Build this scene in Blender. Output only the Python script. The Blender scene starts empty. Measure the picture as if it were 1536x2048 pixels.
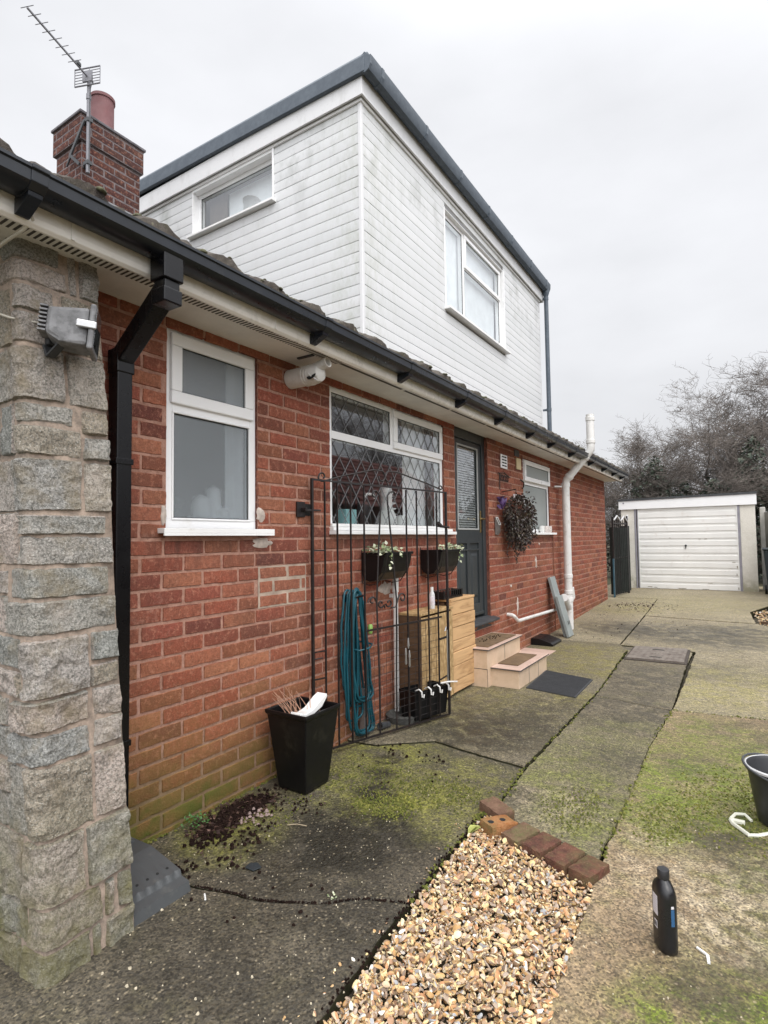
import bpy, math, random
import numpy as np
from mathutils import Vector, Matrix, noise

SC = bpy.context.scene
COL = SC.collection
R = math.radians

# ------------------------------------------------------------ camera
CAMP = Vector((2.20, 0.0, 1.28))
cd = bpy.data.cameras.new('camera'); cam = bpy.data.objects.new('camera', cd); COL.objects.link(cam)
cd.sensor_fit = 'HORIZONTAL'; cd.sensor_width = 36.0; cd.lens = 36.0*1121.33/1536.0
cd.clip_start = 0.02; cd.clip_end = 500
cr = Vector((0.84062401, 0.54145408, -0.01336986)); cdn = Vector((-0.03803961, 0.03439765, -0.99868403)); cf = Vector((-0.54028165, 0.84002635, 0.04951219))
m = Matrix((cr, -cdn, -cf)).transposed().to_4x4(); m.translation = CAMP
cam.matrix_world = m
SC.camera = cam

# ------------------------------------------------------------ world: overcast sky, brighter towards the veiled sun
SUN_AZ = R(128)      # compass style: measured from +Y towards +X
SUN_EL = R(54)
sd = Vector((math.sin(SUN_AZ)*math.cos(SUN_EL), math.cos(SUN_AZ)*math.cos(SUN_EL), math.sin(SUN_EL)))
W = bpy.data.worlds.new("World"); SC.world = W; W.use_nodes = True
nt = W.node_tree; nt.nodes.clear()
def wn(t, **k):
    n = nt.nodes.new(t)
    for a, b in k.items(): setattr(n, a, b)
    return n
sky = wn('ShaderNodeTexSky', sky_type='NISHITA', sun_disc=False, sun_elevation=SUN_EL, sun_rotation=SUN_AZ, dust_density=6.0, air_density=1.5)
tc = wn('ShaderNodeTexCoord')
bg1 = wn('ShaderNodeBackground'); bg1.inputs[1].default_value = 0.05
nt.links.new(sky.outputs[0], bg1.inputs[0])
nrm = wn('ShaderNodeVectorMath', operation='NORMALIZE'); nt.links.new(tc.outputs['Generated'], nrm.inputs[0])
dot = wn('ShaderNodeVectorMath', operation='DOT_PRODUCT'); nt.links.new(nrm.outputs[0], dot.inputs[0]); dot.inputs[1].default_value = sd
mr = wn('ShaderNodeMapRange', interpolation_type='SMOOTHSTEP'); nt.links.new(dot.outputs['Value'], mr.inputs[0])
mr.inputs[1].default_value = 0.10; mr.inputs[2].default_value = 1.0; mr.inputs[3].default_value = 0.915; mr.inputs[4].default_value = 3.1
sep = wn('ShaderNodeSeparateXYZ'); nt.links.new(nrm.outputs[0], sep.inputs[0])
hz = wn('ShaderNodeMapRange'); nt.links.new(sep.outputs[2], hz.inputs[0])
hz.inputs[1].default_value = -0.05; hz.inputs[2].default_value = 0.45; hz.inputs[3].default_value = 0.80; hz.inputs[4].default_value = 1.04
cn = wn('ShaderNodeTexNoise'); cn.inputs['Scale'].default_value = 2.6; cn.inputs['Detail'].default_value = 5; cn.inputs['Roughness'].default_value = .5
mpw = wn('ShaderNodeMapping'); mpw.inputs['Scale'].default_value = (1, 1, 2.2); nt.links.new(nrm.outputs[0], mpw.inputs[0]); nt.links.new(mpw.outputs[0], cn.inputs['Vector'])
cm = wn('ShaderNodeMapRange'); nt.links.new(cn.outputs[0], cm.inputs[0]); cm.inputs[1].default_value = .3; cm.inputs[2].default_value = .7; cm.inputs[3].default_value = .875; cm.inputs[4].default_value = 1.03
mu1 = wn('ShaderNodeMath', operation='MULTIPLY'); nt.links.new(mr.outputs[0], mu1.inputs[0]); nt.links.new(hz.outputs[0], mu1.inputs[1])
mu2 = wn('ShaderNodeMath', operation='MULTIPLY'); nt.links.new(mu1.outputs[0], mu2.inputs[0]); nt.links.new(cm.outputs[0], mu2.inputs[1])
bg2 = wn('ShaderNodeBackground'); bg2.inputs[0].default_value = (0.955, 0.965, 1.0, 1); nt.links.new(mu2.outputs[0], bg2.inputs[1])
add = wn('ShaderNodeMixShader'); add.inputs[0].default_value = 0.9
nt.links.new(bg1.outputs[0], add.inputs[1]); nt.links.new(bg2.outputs[0], add.inputs[2])
wo = wn('ShaderNodeOutputWorld'); nt.links.new(add.outputs[0], wo.inputs[0])

sl = bpy.data.lights.new('sun', 'SUN'); sl.energy = 1.0; sl.angle = R(25); sl.color = (1.0, 0.96, 0.9)
so = bpy.data.objects.new('sun', sl); COL.objects.link(so); so.rotation_euler = (-sd).to_track_quat('-Z', 'Y').to_euler()
SC.view_settings.view_transform = 'Standard'; SC.view_settings.look = 'None'; SC.view_settings.exposure = 0.20; SC.view_settings.gamma = 1.0
try: SC.view_settings.use_curve_mapping = False
except Exception: pass

# ------------------------------------------------------------ helpers
ORG = {}
class MB:
    def __init__(s): s.v = []; s.f = []; s.mi = []; s.cur = 0; s.nv = 0
    def add(s, vs, fs):
        b = len(s.v); s.v.extend([tuple(p) for p in vs]); s.f.extend([tuple(i+b for i in q) for q in fs]); s.mi.extend([s.cur]*len(fs)); return s
    def box(s, x0, x1, y0, y1, z0, z1):
        vs = [(x0,y0,z0),(x1,y0,z0),(x1,y1,z0),(x0,y1,z0),(x0,y0,z1),(x1,y0,z1),(x1,y1,z1),(x0,y1,z1)]
        return s.add(vs, [(0,3,2,1),(4,5,6,7),(0,1,5,4),(1,2,6,5),(2,3,7,6),(3,0,4,7)])
    def obox(s, c, dims, M3):
        c = Vector(c); hx, hy, hz_ = [d/2 for d in dims]
        vs = []
        for z in (-hz_, hz_):
            for x, y in ((-hx,-hy),(hx,-hy),(hx,hy),(-hx,hy)):
                vs.append(c + M3 @ Vector((x, y, z)))
        return s.add(vs, [(0,3,2,1),(4,5,6,7),(0,1,5,4),(1,2,6,5),(2,3,7,6),(3,0,4,7)])
    def bar(s, a, b, w, h=None, up=(0,0,1)):
        a = Vector(a); b = Vector(b); h = h or w; d = (b-a); L = d.length; d.normalize()
        u = Vector(up); x = d.cross(u)
        if x.length < 1e-4: x = d.cross(Vector((0,1,0)))
        x.normalize(); y = x.cross(d)
        M3 = Matrix((x, y, d)).transposed()
        return s.obox((a+b)/2, (w, h, L), M3)
    def tube(s, pts, r, seg=8, caps=True, closed=False):
        pts = [Vector(p) for p in pts]; n = len(pts)
        if not hasattr(r, '__len__'): r = [r]*n
        rings = []; prev = None
        for i, p in enumerate(pts):
            if closed: t = pts[(i+1) % n]-pts[i-1]
            else: t = (pts[min(i+1, n-1)]-pts[max(i-1, 0)])
            if t.length < 1e-9: t = Vector((0,0,1))
            t.normalize()
            if prev is None:
                a = Vector((0,0,1)) if abs(t.z) < .9 else Vector((1,0,0))
                x = t.cross(a).normalized()
            else:
                x = prev - t*prev.dot(t)
                x = x.normalized() if x.length > 1e-6 else t.cross(Vector((0,0,1))).normalized()
            prev = x; y = t.cross(x)
            rings.append([p + (x*math.cos(2*math.pi*k/seg)+y*math.sin(2*math.pi*k/seg))*r[i] for k in range(seg)])
        vs = [q for g in rings for q in g]; fs = []
        m_ = n if closed else n-1
        for i in range(m_):
            j = (i+1) % n
            for k in range(seg):
                fs.append((i*seg+k, i*seg+(k+1)%seg, j*seg+(k+1)%seg, j*seg+k))
        if caps and not closed:
            fs.append(tuple(range(seg-1, -1, -1))); fs.append(tuple((n-1)*seg+k for k in range(seg)))
        return s.add(vs, fs)
    def lathe(s, prof, c, seg=24, ax='z', M3=None, cap=True):
        c = Vector(c); vs = []
        for r, z in prof:
            for k in range(seg):
                a = 2*math.pi*k/seg; v = Vector((r*math.cos(a), r*math.sin(a), z))
                if M3: v = M3 @ v
                vs.append(c+v)
        n = len(prof); fs = []
        for i in range(n-1):
            for k in range(seg): fs.append((i*seg+k, i*seg+(k+1)%seg, (i+1)*seg+(k+1)%seg, (i+1)*seg+k))
        if cap and prof[0][0] > 1e-4: fs.append(tuple(range(seg-1,-1,-1)))
        if cap and prof[-1][0] > 1e-4: fs.append(tuple((n-1)*seg+k for k in range(seg)))
        return s.add(vs, fs)
    def prism(s, poly, z0, z1, taper=None):
        n = len(poly)
        vs = [(x, y, z0) for x, y in poly]+[(x, y, z1) for x, y in (taper or poly)]
        fs = [tuple(range(n-1,-1,-1)), tuple(range(n, 2*n))]+[(i, (i+1)%n, n+(i+1)%n, n+i) for i in range(n)]
        return s.add(vs, fs)
    def ext(s, prof, axis_pts):
        """extrude a closed profile given as offsets [(dx,dz)] along Y between y0,y1"""
        y0, y1 = axis_pts; n = len(prof)
        vs = [(x, y0, z) for x, z in prof]+[(x, y1, z) for x, z in prof]
        return s.add(vs, [tuple(range(n)), tuple(range(2*n-1, n-1, -1))]+[(i, n+i, n+(i+1)%n, (i+1)%n) for i in range(n)])
    def extx(s, prof, x0, x1):
        n = len(prof)
        vs = [(x0, y, z) for y, z in prof]+[(x1, y, z) for y, z in prof]
        return s.add(vs, [tuple(range(n-1,-1,-1)), tuple(range(n, 2*n))]+[(i, (i+1)%n, n+(i+1)%n, n+i) for i in range(n)])
    def build(s, name, mat, parent=None, smooth=False, bevel=0, origin=None, fixn=True):
        me = bpy.data.meshes.new(name)
        V = np.array(s.v, dtype=float).reshape(-1, 3)
        if parent is not None: o3 = ORG[parent.name]
        elif origin is not None: o3 = Vector(origin)
        else: o3 = Vector(((V[:,0].min()+V[:,0].max())/2, (V[:,1].min()+V[:,1].max())/2, V[:,2].min()))
        V = V - np.array(o3)
        me.from_pydata([tuple(p) for p in V], [], s.f)
        mats = mat if isinstance(mat, (list, tuple)) else [mat]
        for q in mats: me.materials.append(q)
        if len(mats) > 1: me.polygons.foreach_set('material_index', s.mi)
        if smooth: me.polygons.foreach_set('use_smooth', [True]*len(me.polygons))
        me.update()
        if fixn:
            import bmesh
            bm = bmesh.new(); bm.from_mesh(me); bmesh.ops.recalc_face_normals(bm, faces=bm.faces); bm.to_mesh(me); bm.free()
        ob = bpy.data.objects.new(name, me); COL.objects.link(ob)
        if parent is not None: ob.parent = parent
        else: ob.location = o3
        ORG[ob.name] = o3
        if smooth == 'auto':
            try: me.set_sharp_from_angle(angle=R(38))
            except Exception: pass
        if bevel:
            b = ob.modifiers.new('bevel', 'BEVEL'); b.width = bevel; b.segments = 2; b.limit_method = 'ANGLE'; b.angle_limit = R(35)
        return ob
def empty(name, loc, label=None, cat=None, group=None):
    o = bpy.data.objects.new(name, None); o.location = loc; COL.objects.link(o); o.empty_display_size = .1
    ORG[o.name] = Vector(loc)
    if label: tag(o, label, cat, group)
    return o
def tag(o, label, cat, group=None):
    o['label'] = label; o['category'] = cat
    if group: o['group'] = group
    return o
def kind(o, k, label=None, cat=None):
    o['kind'] = k
    if label: o['label'] = label
    if cat: o['category'] = cat
    return o
def copy_tree(o, parent=None):
    c = o.copy(); COL.objects.link(c); c.parent = parent; ORG[c.name] = Vector(ORG[o.name])
    for ch in list(o.children):
        copy_tree(ch, c)
    return c
def ring(c, rx, rz, a0, a1, n, plane='yz', x=0):
    out = []
    for i in range(n+1):
        a = a0+(a1-a0)*i/n
        out.append((c[0]+rx*math.cos(a), c[1]+rz*math.sin(a)))
    return out

# ------------------------------------------------------------ materials
class NT:
    def __init__(s, name):
        s.m = bpy.data.materials.new(name); s.m.use_nodes = True; s.t = s.m.node_tree
        s.b = s.t.nodes['Principled BSDF']; s.out = s.t.nodes['Material Output']
        g = s.t.nodes.new('ShaderNodeNewGeometry'); s.geo = g; s.pos = g.outputs['Position']; s.isl = g.outputs['Random Per Island']
    def n(s, t, **k):
        q = s.t.nodes.new(t)
        for a, b in k.items(): setattr(q, a, b)
        return q
    def L(s, a, b): s.t.links.new(a, b)
    def put(s, sock, v):
        if hasattr(v, 'is_output') or isinstance(v, bpy.types.NodeSocket): s.L(v, sock)
        elif isinstance(v, (tuple, list)): sock.default_value = (*v, 1) if len(v) == 3 and len(sock.default_value) == 4 else v
        else: sock.default_value = v
    def mapp(s, sc=(1,1,1), loc=(0,0,0)):
        q = s.n('ShaderNodeMapping'); s.L(s.pos, q.inputs[0]); q.inputs['Scale'].default_value = sc; q.inputs['Location'].default_value = loc; return q.outputs[0]
    def noise(s, scale, detail=3, rough=.55, vec=None, dist=0, col=False):
        q = s.n('ShaderNodeTexNoise'); q.inputs['Scale'].default_value = scale; q.inputs['Detail'].default_value = detail; q.inputs['Roughness'].default_value = rough; q.inputs['Distortion'].default_value = dist
        s.L(vec or s.pos, q.inputs['Vector']); return q.outputs[1 if col else 0]
    def voro(s, scale, feature='F1', out=0, vec=None, rnd=1):
        q = s.n('ShaderNodeTexVoronoi', feature=feature); q.inputs['Scale'].default_value = scale; q.inputs['Randomness'].default_value = rnd
        s.L(vec or s.pos, q.inputs['Vector']); return q.outputs[out]
    def rng(s, v, a, b, c=0, d=1, smooth=False):
        q = s.n('ShaderNodeMapRange'); 
        if smooth: q.interpolation_type = 'SMOOTHSTEP'
        s.put(q.inputs[0], v)
        for i, x in enumerate((a, b, c, d)): q.inputs[i+1].default_value = x
        return q.outputs[0]
    def ramp(s, v, stops, interp='LINEAR'):
        q = s.n('ShaderNodeValToRGB'); s.put(q.inputs[0], v); e = q.color_ramp.elements; q.color_ramp.interpolation = interp
        while len(e) < len(stops): e.new(.5)
        for i, (p, c) in enumerate(stops): e[i].position = p; e[i].color = (*c, 1)
        return q.outputs[0]
    def mix(s, f, a, b, mode='MIX'):
        q = s.n('ShaderNodeMix', data_type='RGBA', blend_type=mode); s.put(q.inputs[0], f); s.put(q.inputs[6], a); s.put(q.inputs[7], b); return q.outputs[2]
    def math(s, op, a, b=0, clamp=False):
        q = s.n('ShaderNodeMath', operation=op); q.use_clamp = clamp; s.put(q.inputs[0], a); s.put(q.inputs[1], b); return q.outputs[0]
    def sep(s):
        q = s.n('ShaderNodeSeparateXYZ'); s.L(s.pos, q.inputs[0]); return q.outputs
    def bump(s, h, strength=.3, dist=.01, prev=None):
        q = s.n('ShaderNodeBump'); s.put(q.inputs['Height'], h); q.inputs['Strength'].default_value = strength; q.inputs['Distance'].default_value = dist
        if prev is not None: s.L(prev, q.inputs['Normal'])
        return q.outputs[0]
    def blob(s, x, y, r, soft=.5):
        """0..1 mask round a spot of the ground"""
        q = s.n('ShaderNodeVectorMath', operation='DISTANCE'); s.L(s.pos, q.inputs[0]); q.inputs[1].default_value = (x, y, 0)
        return s.rng(q.outputs['Value'], r*(1+soft), r*(1-soft), 0, 1, True)
    def fin(s, col, rough=.6, nrm=None, metal=0, spec=.5):
        s.put(s.b.inputs['Base Color'], col); s.put(s.b.inputs['Roughness'], rough); s.put(s.b.inputs['Metallic'], metal)
        s.b.inputs['Specular IOR Level'].default_value = spec
        if nrm is not None: s.L(nrm, s.b.inputs['Normal'])
        return s.m
def simple(name, col, rough=.5, var=.12, vs=6, bump=.15, bs=120, metal=0, dirt=None, spec=.5, bd=.002):
    t = NT(name)
    n1 = t.noise(vs, 4)
    lo = tuple(c*(1-var) for c in col); hi = tuple(min(1, c*(1+var)) for c in col)
    c = t.ramp(n1, [(.3, lo), (.7, hi)])
    if dirt:
        dc, ds, a, b = dirt
        c = t.mix(t.rng(t.noise(ds, 6, .65), a, b), c, dc)
    return t.fin(c, t.rng(t.noise(vs*3, 3), .3, .7, max(0, rough-.08), min(1, rough+.08)), t.bump(t.noise(bs, 2), bump, bd) if bump else None, metal, spec)

# bricks
def brick_mat(name, cols, moss=0.0, sat=1):
    t = NT(name); z = t.sep()[2]; y = t.sep()[1]
    n = len(cols)
    c = t.ramp(t.isl, [(i/(n-1), q) for i, q in enumerate(cols)])
    c = t.mix(t.rng(t.noise(70, 5, .75), .38, .66, 0, .75), c, t.mix(.6, c, (.075, .030, .022)))
    c = t.mix(t.rng(t.noise(1.3, 4, .6), .35, .65, 0, .30), c, (.16,.06,.04))
    c = t.mix(t.rng(t.noise(150, 3, .7), .60, .74, 0, .55), c, (.55, .30, .21))
    c = t.mix(t.rng(t.noise(3.1, 5, .6), .48, .72, 0, .5), c, (.15,.070,.048))
    c = t.mix(t.rng(t.noise(28, 5, .8), .46, .64, 0, .6), c, t.mix(.55, c, (.07,.032,.025)))
    c = t.mix(t.rng(t.noise(33, 4, .8, vec=t.mapp((1,1,1),(4,4,4))), .52, .68, 0, .5), c, (.55,.26,.17))
    c = t.mix(t.rng(t.noise(2.3, 6, .8, vec=t.mapp((1,1,1),(9,2,1))), .60, .72, 0, .35), c, (.55,.36,.28))
    if moss:
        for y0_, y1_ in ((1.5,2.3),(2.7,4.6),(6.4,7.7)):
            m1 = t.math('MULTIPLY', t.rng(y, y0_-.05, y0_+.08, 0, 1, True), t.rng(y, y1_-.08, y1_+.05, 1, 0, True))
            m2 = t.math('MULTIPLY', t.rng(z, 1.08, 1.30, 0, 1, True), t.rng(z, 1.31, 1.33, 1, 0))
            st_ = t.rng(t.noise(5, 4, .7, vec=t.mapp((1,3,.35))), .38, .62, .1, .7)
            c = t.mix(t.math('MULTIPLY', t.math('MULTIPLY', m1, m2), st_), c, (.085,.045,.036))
    if moss:
        # algae climbing from the wet ground at the near end of the wall
        a = t.rng(z, .02, .95, 1, 0, True); b = t.rng(y, 1.2, 3.4, 1, 0, True)
        mk = t.math('MULTIPLY', t.math('MULTIPLY', a, t.math('ADD', b, .12)), t.rng(t.noise(7, 5, .65), .2, .75, .25, 1.25))
        c = t.mix(t.math('MULTIPLY', t.math('MULTIPLY', mk, t.rng(t.isl, 0, 1, .45, 1.0)), .85, True), c, (.27, .165, .05))
        a2 = t.rng(z, .0, .38, 1, 0, True)
        mk2 = t.math('MULTIPLY', t.math('MULTIPLY', a2, t.math('ADD', b, .08)), t.rng(t.noise(9, 4), .3, .6, .3, 1.3))
        c = t.mix(t.math('MULTIPLY', mk2, .9, True), c, (.10, .105, .022))
    h = t.math('ADD', t.math('MULTIPLY', t.noise(110, 4, .7), 1.0), t.math('MULTIPLY', t.noise(420, 2), .4))
    return t.fin(c, .88, t.bump(h, .85, .006), spec=.2)
M_BRICK = brick_mat('red_rustic_brick', [(.31,.082,.050),(.38,.115,.068),(.22,.060,.042),(.44,.155,.090),(.30,.105,.058),(.14,.048,.040),(.36,.095,.060),(.26,.10,.055),(.47,.185,.105),(.33,.09,.062)], moss=1)
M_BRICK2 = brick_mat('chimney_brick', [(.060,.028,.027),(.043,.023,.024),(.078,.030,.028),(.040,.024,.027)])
M_PATCH = brick_mat('repair_brick', [(.42,.13,.075),(.36,.14,.085),(.47,.17,.10)])
def mortar(name, c0, c1, moss=0):
    t = NT(name); z = t.sep()[2]; y = t.sep()[1]
    c = t.mix(t.rng(t.noise(14, 6, .75), .35, .65), c0, c1); c = t.mix(t.rng(t.noise(50, 4, .8), .5, .68, 0, .5), c, tuple(q*.5 for q in c0))
    if moss:
        a = t.rng(z, .02, .6, 1, 0, True); b = t.rng(y, 1.2, 3.2, 1, 0, True)
        c = t.mix(t.math('MULTIPLY', t.math('MULTIPLY', a, b), .8), c, (.12, .11, .04))
    return t.fin(c, .95, t.bump(t.noise(200, 3, .7), .5, .003), spec=.15)
M_MORT = mortar('pink_mortar', (.27,.142,.103), (.445,.262,.20), 1)
M_MORT2 = mortar('pale_mortar', (.13,.11,.115), (.22,.185,.18))
M_MORT3 = mortar('stone_mortar', (.20,.165,.135), (.44,.345,.275))
# rough granite-like stone
t = NT('split_face_stone'); z = t.sep()[2]
c = t.ramp(t.isl, [(0,(.36,.35,.32)),(.14,(.58,.49,.43)),(.30,(.33,.335,.31)),(.45,(.50,.45,.39)),(.58,(.40,.34,.26)),(.72,(.44,.42,.38)),(.86,(.60,.50,.44)),(1,(.39,.39,.37))])
c = t.mix(t.rng(t.noise(115, 4, .75), .42, .60, 0, .85), c, t.mix(.8, c, (.06, .065, .055)))
c = t.mix(t.rng(t.noise(170, 3, .7), .57, .68, 0, .8), c, (.66,.64,.58))
c = t.mix(t.rng(t.noise(6, 5, .7), .50, .68, 0, .65), c, (.24,.19,.11))
c = t.mix(t.rng(t.noise(4, 5, .7), .55, .7, 0, .4), c, (.66,.56,.48))
mk = t.math('MULTIPLY', t.rng(z, .08, .62, 1, 0, True), t.rng(t.noise(8, 5, .65), .3, .65, .1, .9))
c = t.mix(mk, c, (.15,.14,.05))
h = t.math('ADD', t.noise(60, 5, .75), t.math('MULTIPLY', t.noise(300, 2), .35))
M_STONE = t.fin(c, .85, t.bump(h, 1.0, .016), spec=.3)

# upvc and boards
M_UPVC = simple('white_upvc', (.80,.80,.80), .35, .03, 3, .05, 40, dirt=((.55,.53,.48), 5, .62, .9))
M_SILL = simple('sill_upvc', (.78,.78,.77), .4, .04, 3, .05, 40, dirt=((.45,.42,.36), 9, .6, .85))
t = NT('shiplap_cladding'); z = t.sep()[2]
st = t.noise(3.0, 6, .7, vec=t.mapp((3.5, 3.5, .8)))
gb = t.ramp(t.isl, [(0, (.63,.64,.645)), (1, (.69,.695,.70))])
c = t.mix(t.rng(st, .50, .78, 0, .28), gb, (.52,.53,.50))
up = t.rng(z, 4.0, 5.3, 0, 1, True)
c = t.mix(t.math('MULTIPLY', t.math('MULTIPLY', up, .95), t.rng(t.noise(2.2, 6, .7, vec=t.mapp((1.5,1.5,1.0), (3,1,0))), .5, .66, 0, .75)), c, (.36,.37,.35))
c = t.mix(t.rng(t.noise(30, 4, .8, vec=t.mapp((1,1,.25))), .58, .8, 0, .4), c, (.40,.41,.37))
c = t.mix(t.math('MULTIPLY', t.math('MULTIPLY', t.rng(t.sep()[1], 4.0, 5.0, 1, 0, True), t.rng(t.sep()[0], -1.3, -.62, 0, 1, True)), t.rng(t.noise(9, 5, .8, vec=t.mapp((1,1,.5))), .42, .66, 0, .5)), c, (.40,.42,.35))
M_CLAD = t.fin(c, .42, t.bump(t.noise(60, 2), .05, .002))
M_GROOVE = simple('board_groove', (.20,.20,.20), .6, .1)
t = NT('fascia_board'); 
c = t.mix(t.rng(t.noise(6, 6, .75, vec=t.mapp((1,1,.35))), .52, .75, 0, .5), (.66,.66,.665), (.42,.42,.40))
c = t.mix(t.rng(t.noise(70, 2, .7), .68, .74, 0, .5), c, (.22,.22,.2))
M_FASC = t.fin(c, .4)
t = NT('cream_soffit')
c = t.mix(t.rng(t.noise(2.4, 6, .7), .4, .75, 0, .7), (.80,.78,.74), (.50,.48,.46))
M_SOFF = t.fin(c, .4, t.bump(t.noise(20, 3), .05, .003))
M_EAVEF = simple('cream_fascia', (.86,.84,.80), .28, .08, 2, .04, 30, dirt=((.35,.33,.30), 4, .58, .85))
M_BLKPL = simple('black_gutter_plastic', (.010,.013,.019), .32, .25, 5, .05, 60, dirt=((.05,.05,.053), 9, .6, .9), spec=.4)
M_BLKGL = simple('gloss_black_downpipe', (.004,.004,.005), .28, .2, 4, .03, 40, spec=.3)
t = NT('grey_roof_trim')
c = t.mix(t.rng(t.noise(14, 6, .7), .4, .72, 0, .6), (.052,.070,.092), (.11,.135,.162))
M_TRIM = t.fin(c, .45, t.bump(t.noise(50, 4), .15, .004))
M_ANTH = simple('anthracite_door', (.034,.040,.043), .38, .08, 3, .05, 60)
M_DKGRY = simple('dark_grey_paint', (.045,.048,.052), .5, .2, 6, .1)
M_SLOT = simple('dark_slot', (.012,.012,.012), .9, .1, bump=0)
M_BRASS = simple('worn_brass', (.45,.33,.14), .3, .15, 20, .05, metal=1)
M_STEEL = simple('zinc_steel', (.45,.45,.45), .35, .1, 20, .05, metal=.8)
M_GALV = simple('aerial_aluminium', (.20,.20,.22), .6, .12, 30, .1)
M_IRON = simple('black_painted_iron', (.010,.007,.007), .5, .3, 25, .25, 150, dirt=((.055,.03,.02), 30, .55, .75))
M_LEAD = simple('lead_strip', (.16,.16,.165), .5, .1)
M_RUBBER = simple('grey_rubber', (.038,.040,.044), .75, .12, 8, .2)
M_GREYP = simple('grey_plastic', (.060,.064,.066), .5, .10, 7, .1, dirt=((.11,.11,.10), 12, .6, .8))
M_BLKPOT = simple('black_planter_plastic', (.0045,.0045,.005), .38, .2, 8, .03, 40, spec=.35)
M_WPIPE = simple('white_pipe_plastic', (.66,.65,.63), .4, .05, 5, .05, 40, dirt=((.36,.33,.27), 8, .55, .8))
M_HOSE = simple('teal_hose', (.006,.070,.095), .38, .2, 12, .05)
M_DARK = simple('dark_interior', (.03,.028,.026), .9, .2, bump=0)
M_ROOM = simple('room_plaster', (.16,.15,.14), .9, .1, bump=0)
M_WHITE = simple('white_ceramic', (.78,.78,.76), .25, .03, bump=0)
M_TEAL = simple('pale_teal_box', (.30,.55,.56), .5, .06, bump=0)
M_CURT = simple('white_curtain_and_panel', (.86,.87,.88), .9, .08, 6, .3, 30)
M_BLIND = simple('blind_slat', (.36,.37,.36), .4, .05, bump=0)
M_BROWNC = simple('brown_curtain', (.13,.10,.08), .9, .2, 12)
M_CABLE = simple('cream_cable', (.50,.47,.40), .5, .08)
M_CAST = simple('cast_alloy', (.19,.19,.195), .55, .3, 14, .2, 50, metal=.2, dirt=((.07,.07,.07), 26, .48, .72))
M_YELV = simple('yellowed_plastic', (.60,.50,.30), .5, .06)
t = NT('window_glass'); g = t.n('ShaderNodeBsdfGlossy'); g.inputs['Roughness'].default_value = .015; g.inputs['Color'].default_value = (.95,.97,1,1)
tr = t.n('ShaderNodeBsdfTransparent'); tr.inputs[0].default_value = (.90,.93,.93,1)
fr = t.n('ShaderNodeLayerWeight'); fr.inputs['Blend'].default_value = .5
t.L(t.bump(t.noise(1.6, 2), .03, .01), g.inputs['Normal'])
mx = t.n('ShaderNodeMixShader'); t.L(t.math('ADD', t.math('MULTIPLY', t.math('POWER', fr.outputs['Facing'], 2.2), .75), .09), mx.inputs[0]); t.L(tr.outputs[0], mx.inputs[1]); t.L(g.outputs[0], mx.inputs[2]); t.L(mx.outputs[0], t.out.inputs[0]); M_GLASS = t.m
def frosted(name, col, rough, bs, bst, tw=.35):
    t = NT(name)
    t.b.inputs['Transmission Weight'].default_value = tw; t.b.inputs['IOR'].default_value = 1.5
    return t.fin(t.mix(t.rng(t.noise(2.0, 4), .3, .7), col, tuple(c*1.12 for c in col)), rough, t.bump(t.noise(bs, 3, .6), bst, .004), spec=.9)
M_FROST = frosted('stippled_glass', (.46,.51,.54), .14, 170, .4, .68)
M_FROST2 = frosted('satin_glass', (.38,.42,.41), .30, 60, .2)
def wood(name, c0, c1, knots=True, axis=(1,1,1), rough=.7):
    t = NT(name)
    off = t.n('ShaderNodeCombineXYZ'); t.L(t.math('MULTIPLY', t.isl, 9.0), off.inputs[2]); t.L(t.math('MULTIPLY', t.isl, 5.0), off.inputs[1])
    av = t.n('ShaderNodeVectorMath', operation='ADD'); t.L(t.mapp(axis), av.inputs[0]); t.L(off.outputs[0], av.inputs[1])
    g = t.noise(5, 5, .6, vec=av.outputs[0], dist=1.2)
    c = t.ramp(g, [(.3, c0), (.5, c1), (.72, tuple(min(1,q*1.15) for q in c1))])
    c = t.mix(t.rng(t.isl, 0, 1, 0, .3), c, c0)
    if knots:
        k = t.voro(2.2, vec=av.outputs[0]); c = t.mix(t.rng(k, .05, .12, .85, 0, True), c, (.16,.07,.03))
    return t.fin(c, rough, t.bump(g, .25, .003), spec=.3)
M_PINE = wood('new_pine', (.34,.19,.085), (.56,.355,.18), axis=(1,.5,3.2))
M_OSB = None
t = NT('strand_board'); v = t.voro(38, out=0, vec=t.mapp((1,1,.6))); c = t.mix(t.rng(v, .2, .7), (.55,.38,.19), (.33,.21,.09)); c = t.mix(t.rng(t.noise(24, 4, .7), .45, .65, 0, .7), c, (.26,.16,.06)); M_OSB = t.fin(c, .7, t.bump(t.voro(38), .3, .004))
M_DKWOOD = wood('dark_stained_board', (.060,.034,.019), (.115,.066,.037), False, (1,1,5))
t = NT('travertine_tile'); c = t.mix(t.rng(t.noise(9, 6, .65), .3, .7), (.56,.42,.29), (.66,.50,.37)); c = t.mix(t.rng(t.noise(4, 5, .7), .55, .8, 0, .6), c, (.34,.23,.13)); M_TILE = t.fin(c, .35, t.bump(t.noise(25, 3), .08, .002))
M_TILEP = simple('pink_tile', (.55,.40,.33), .4, .08, 8)
M_MATBR = simple('brown_coir', (.15,.095,.05), .95, .3, 14, .8, 160, bd=.006)
M_SOIL = simple('dark_compost', (.016,.009,.007), .95, .5, 30, .8, 90, bd=.01, spec=.08)
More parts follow.
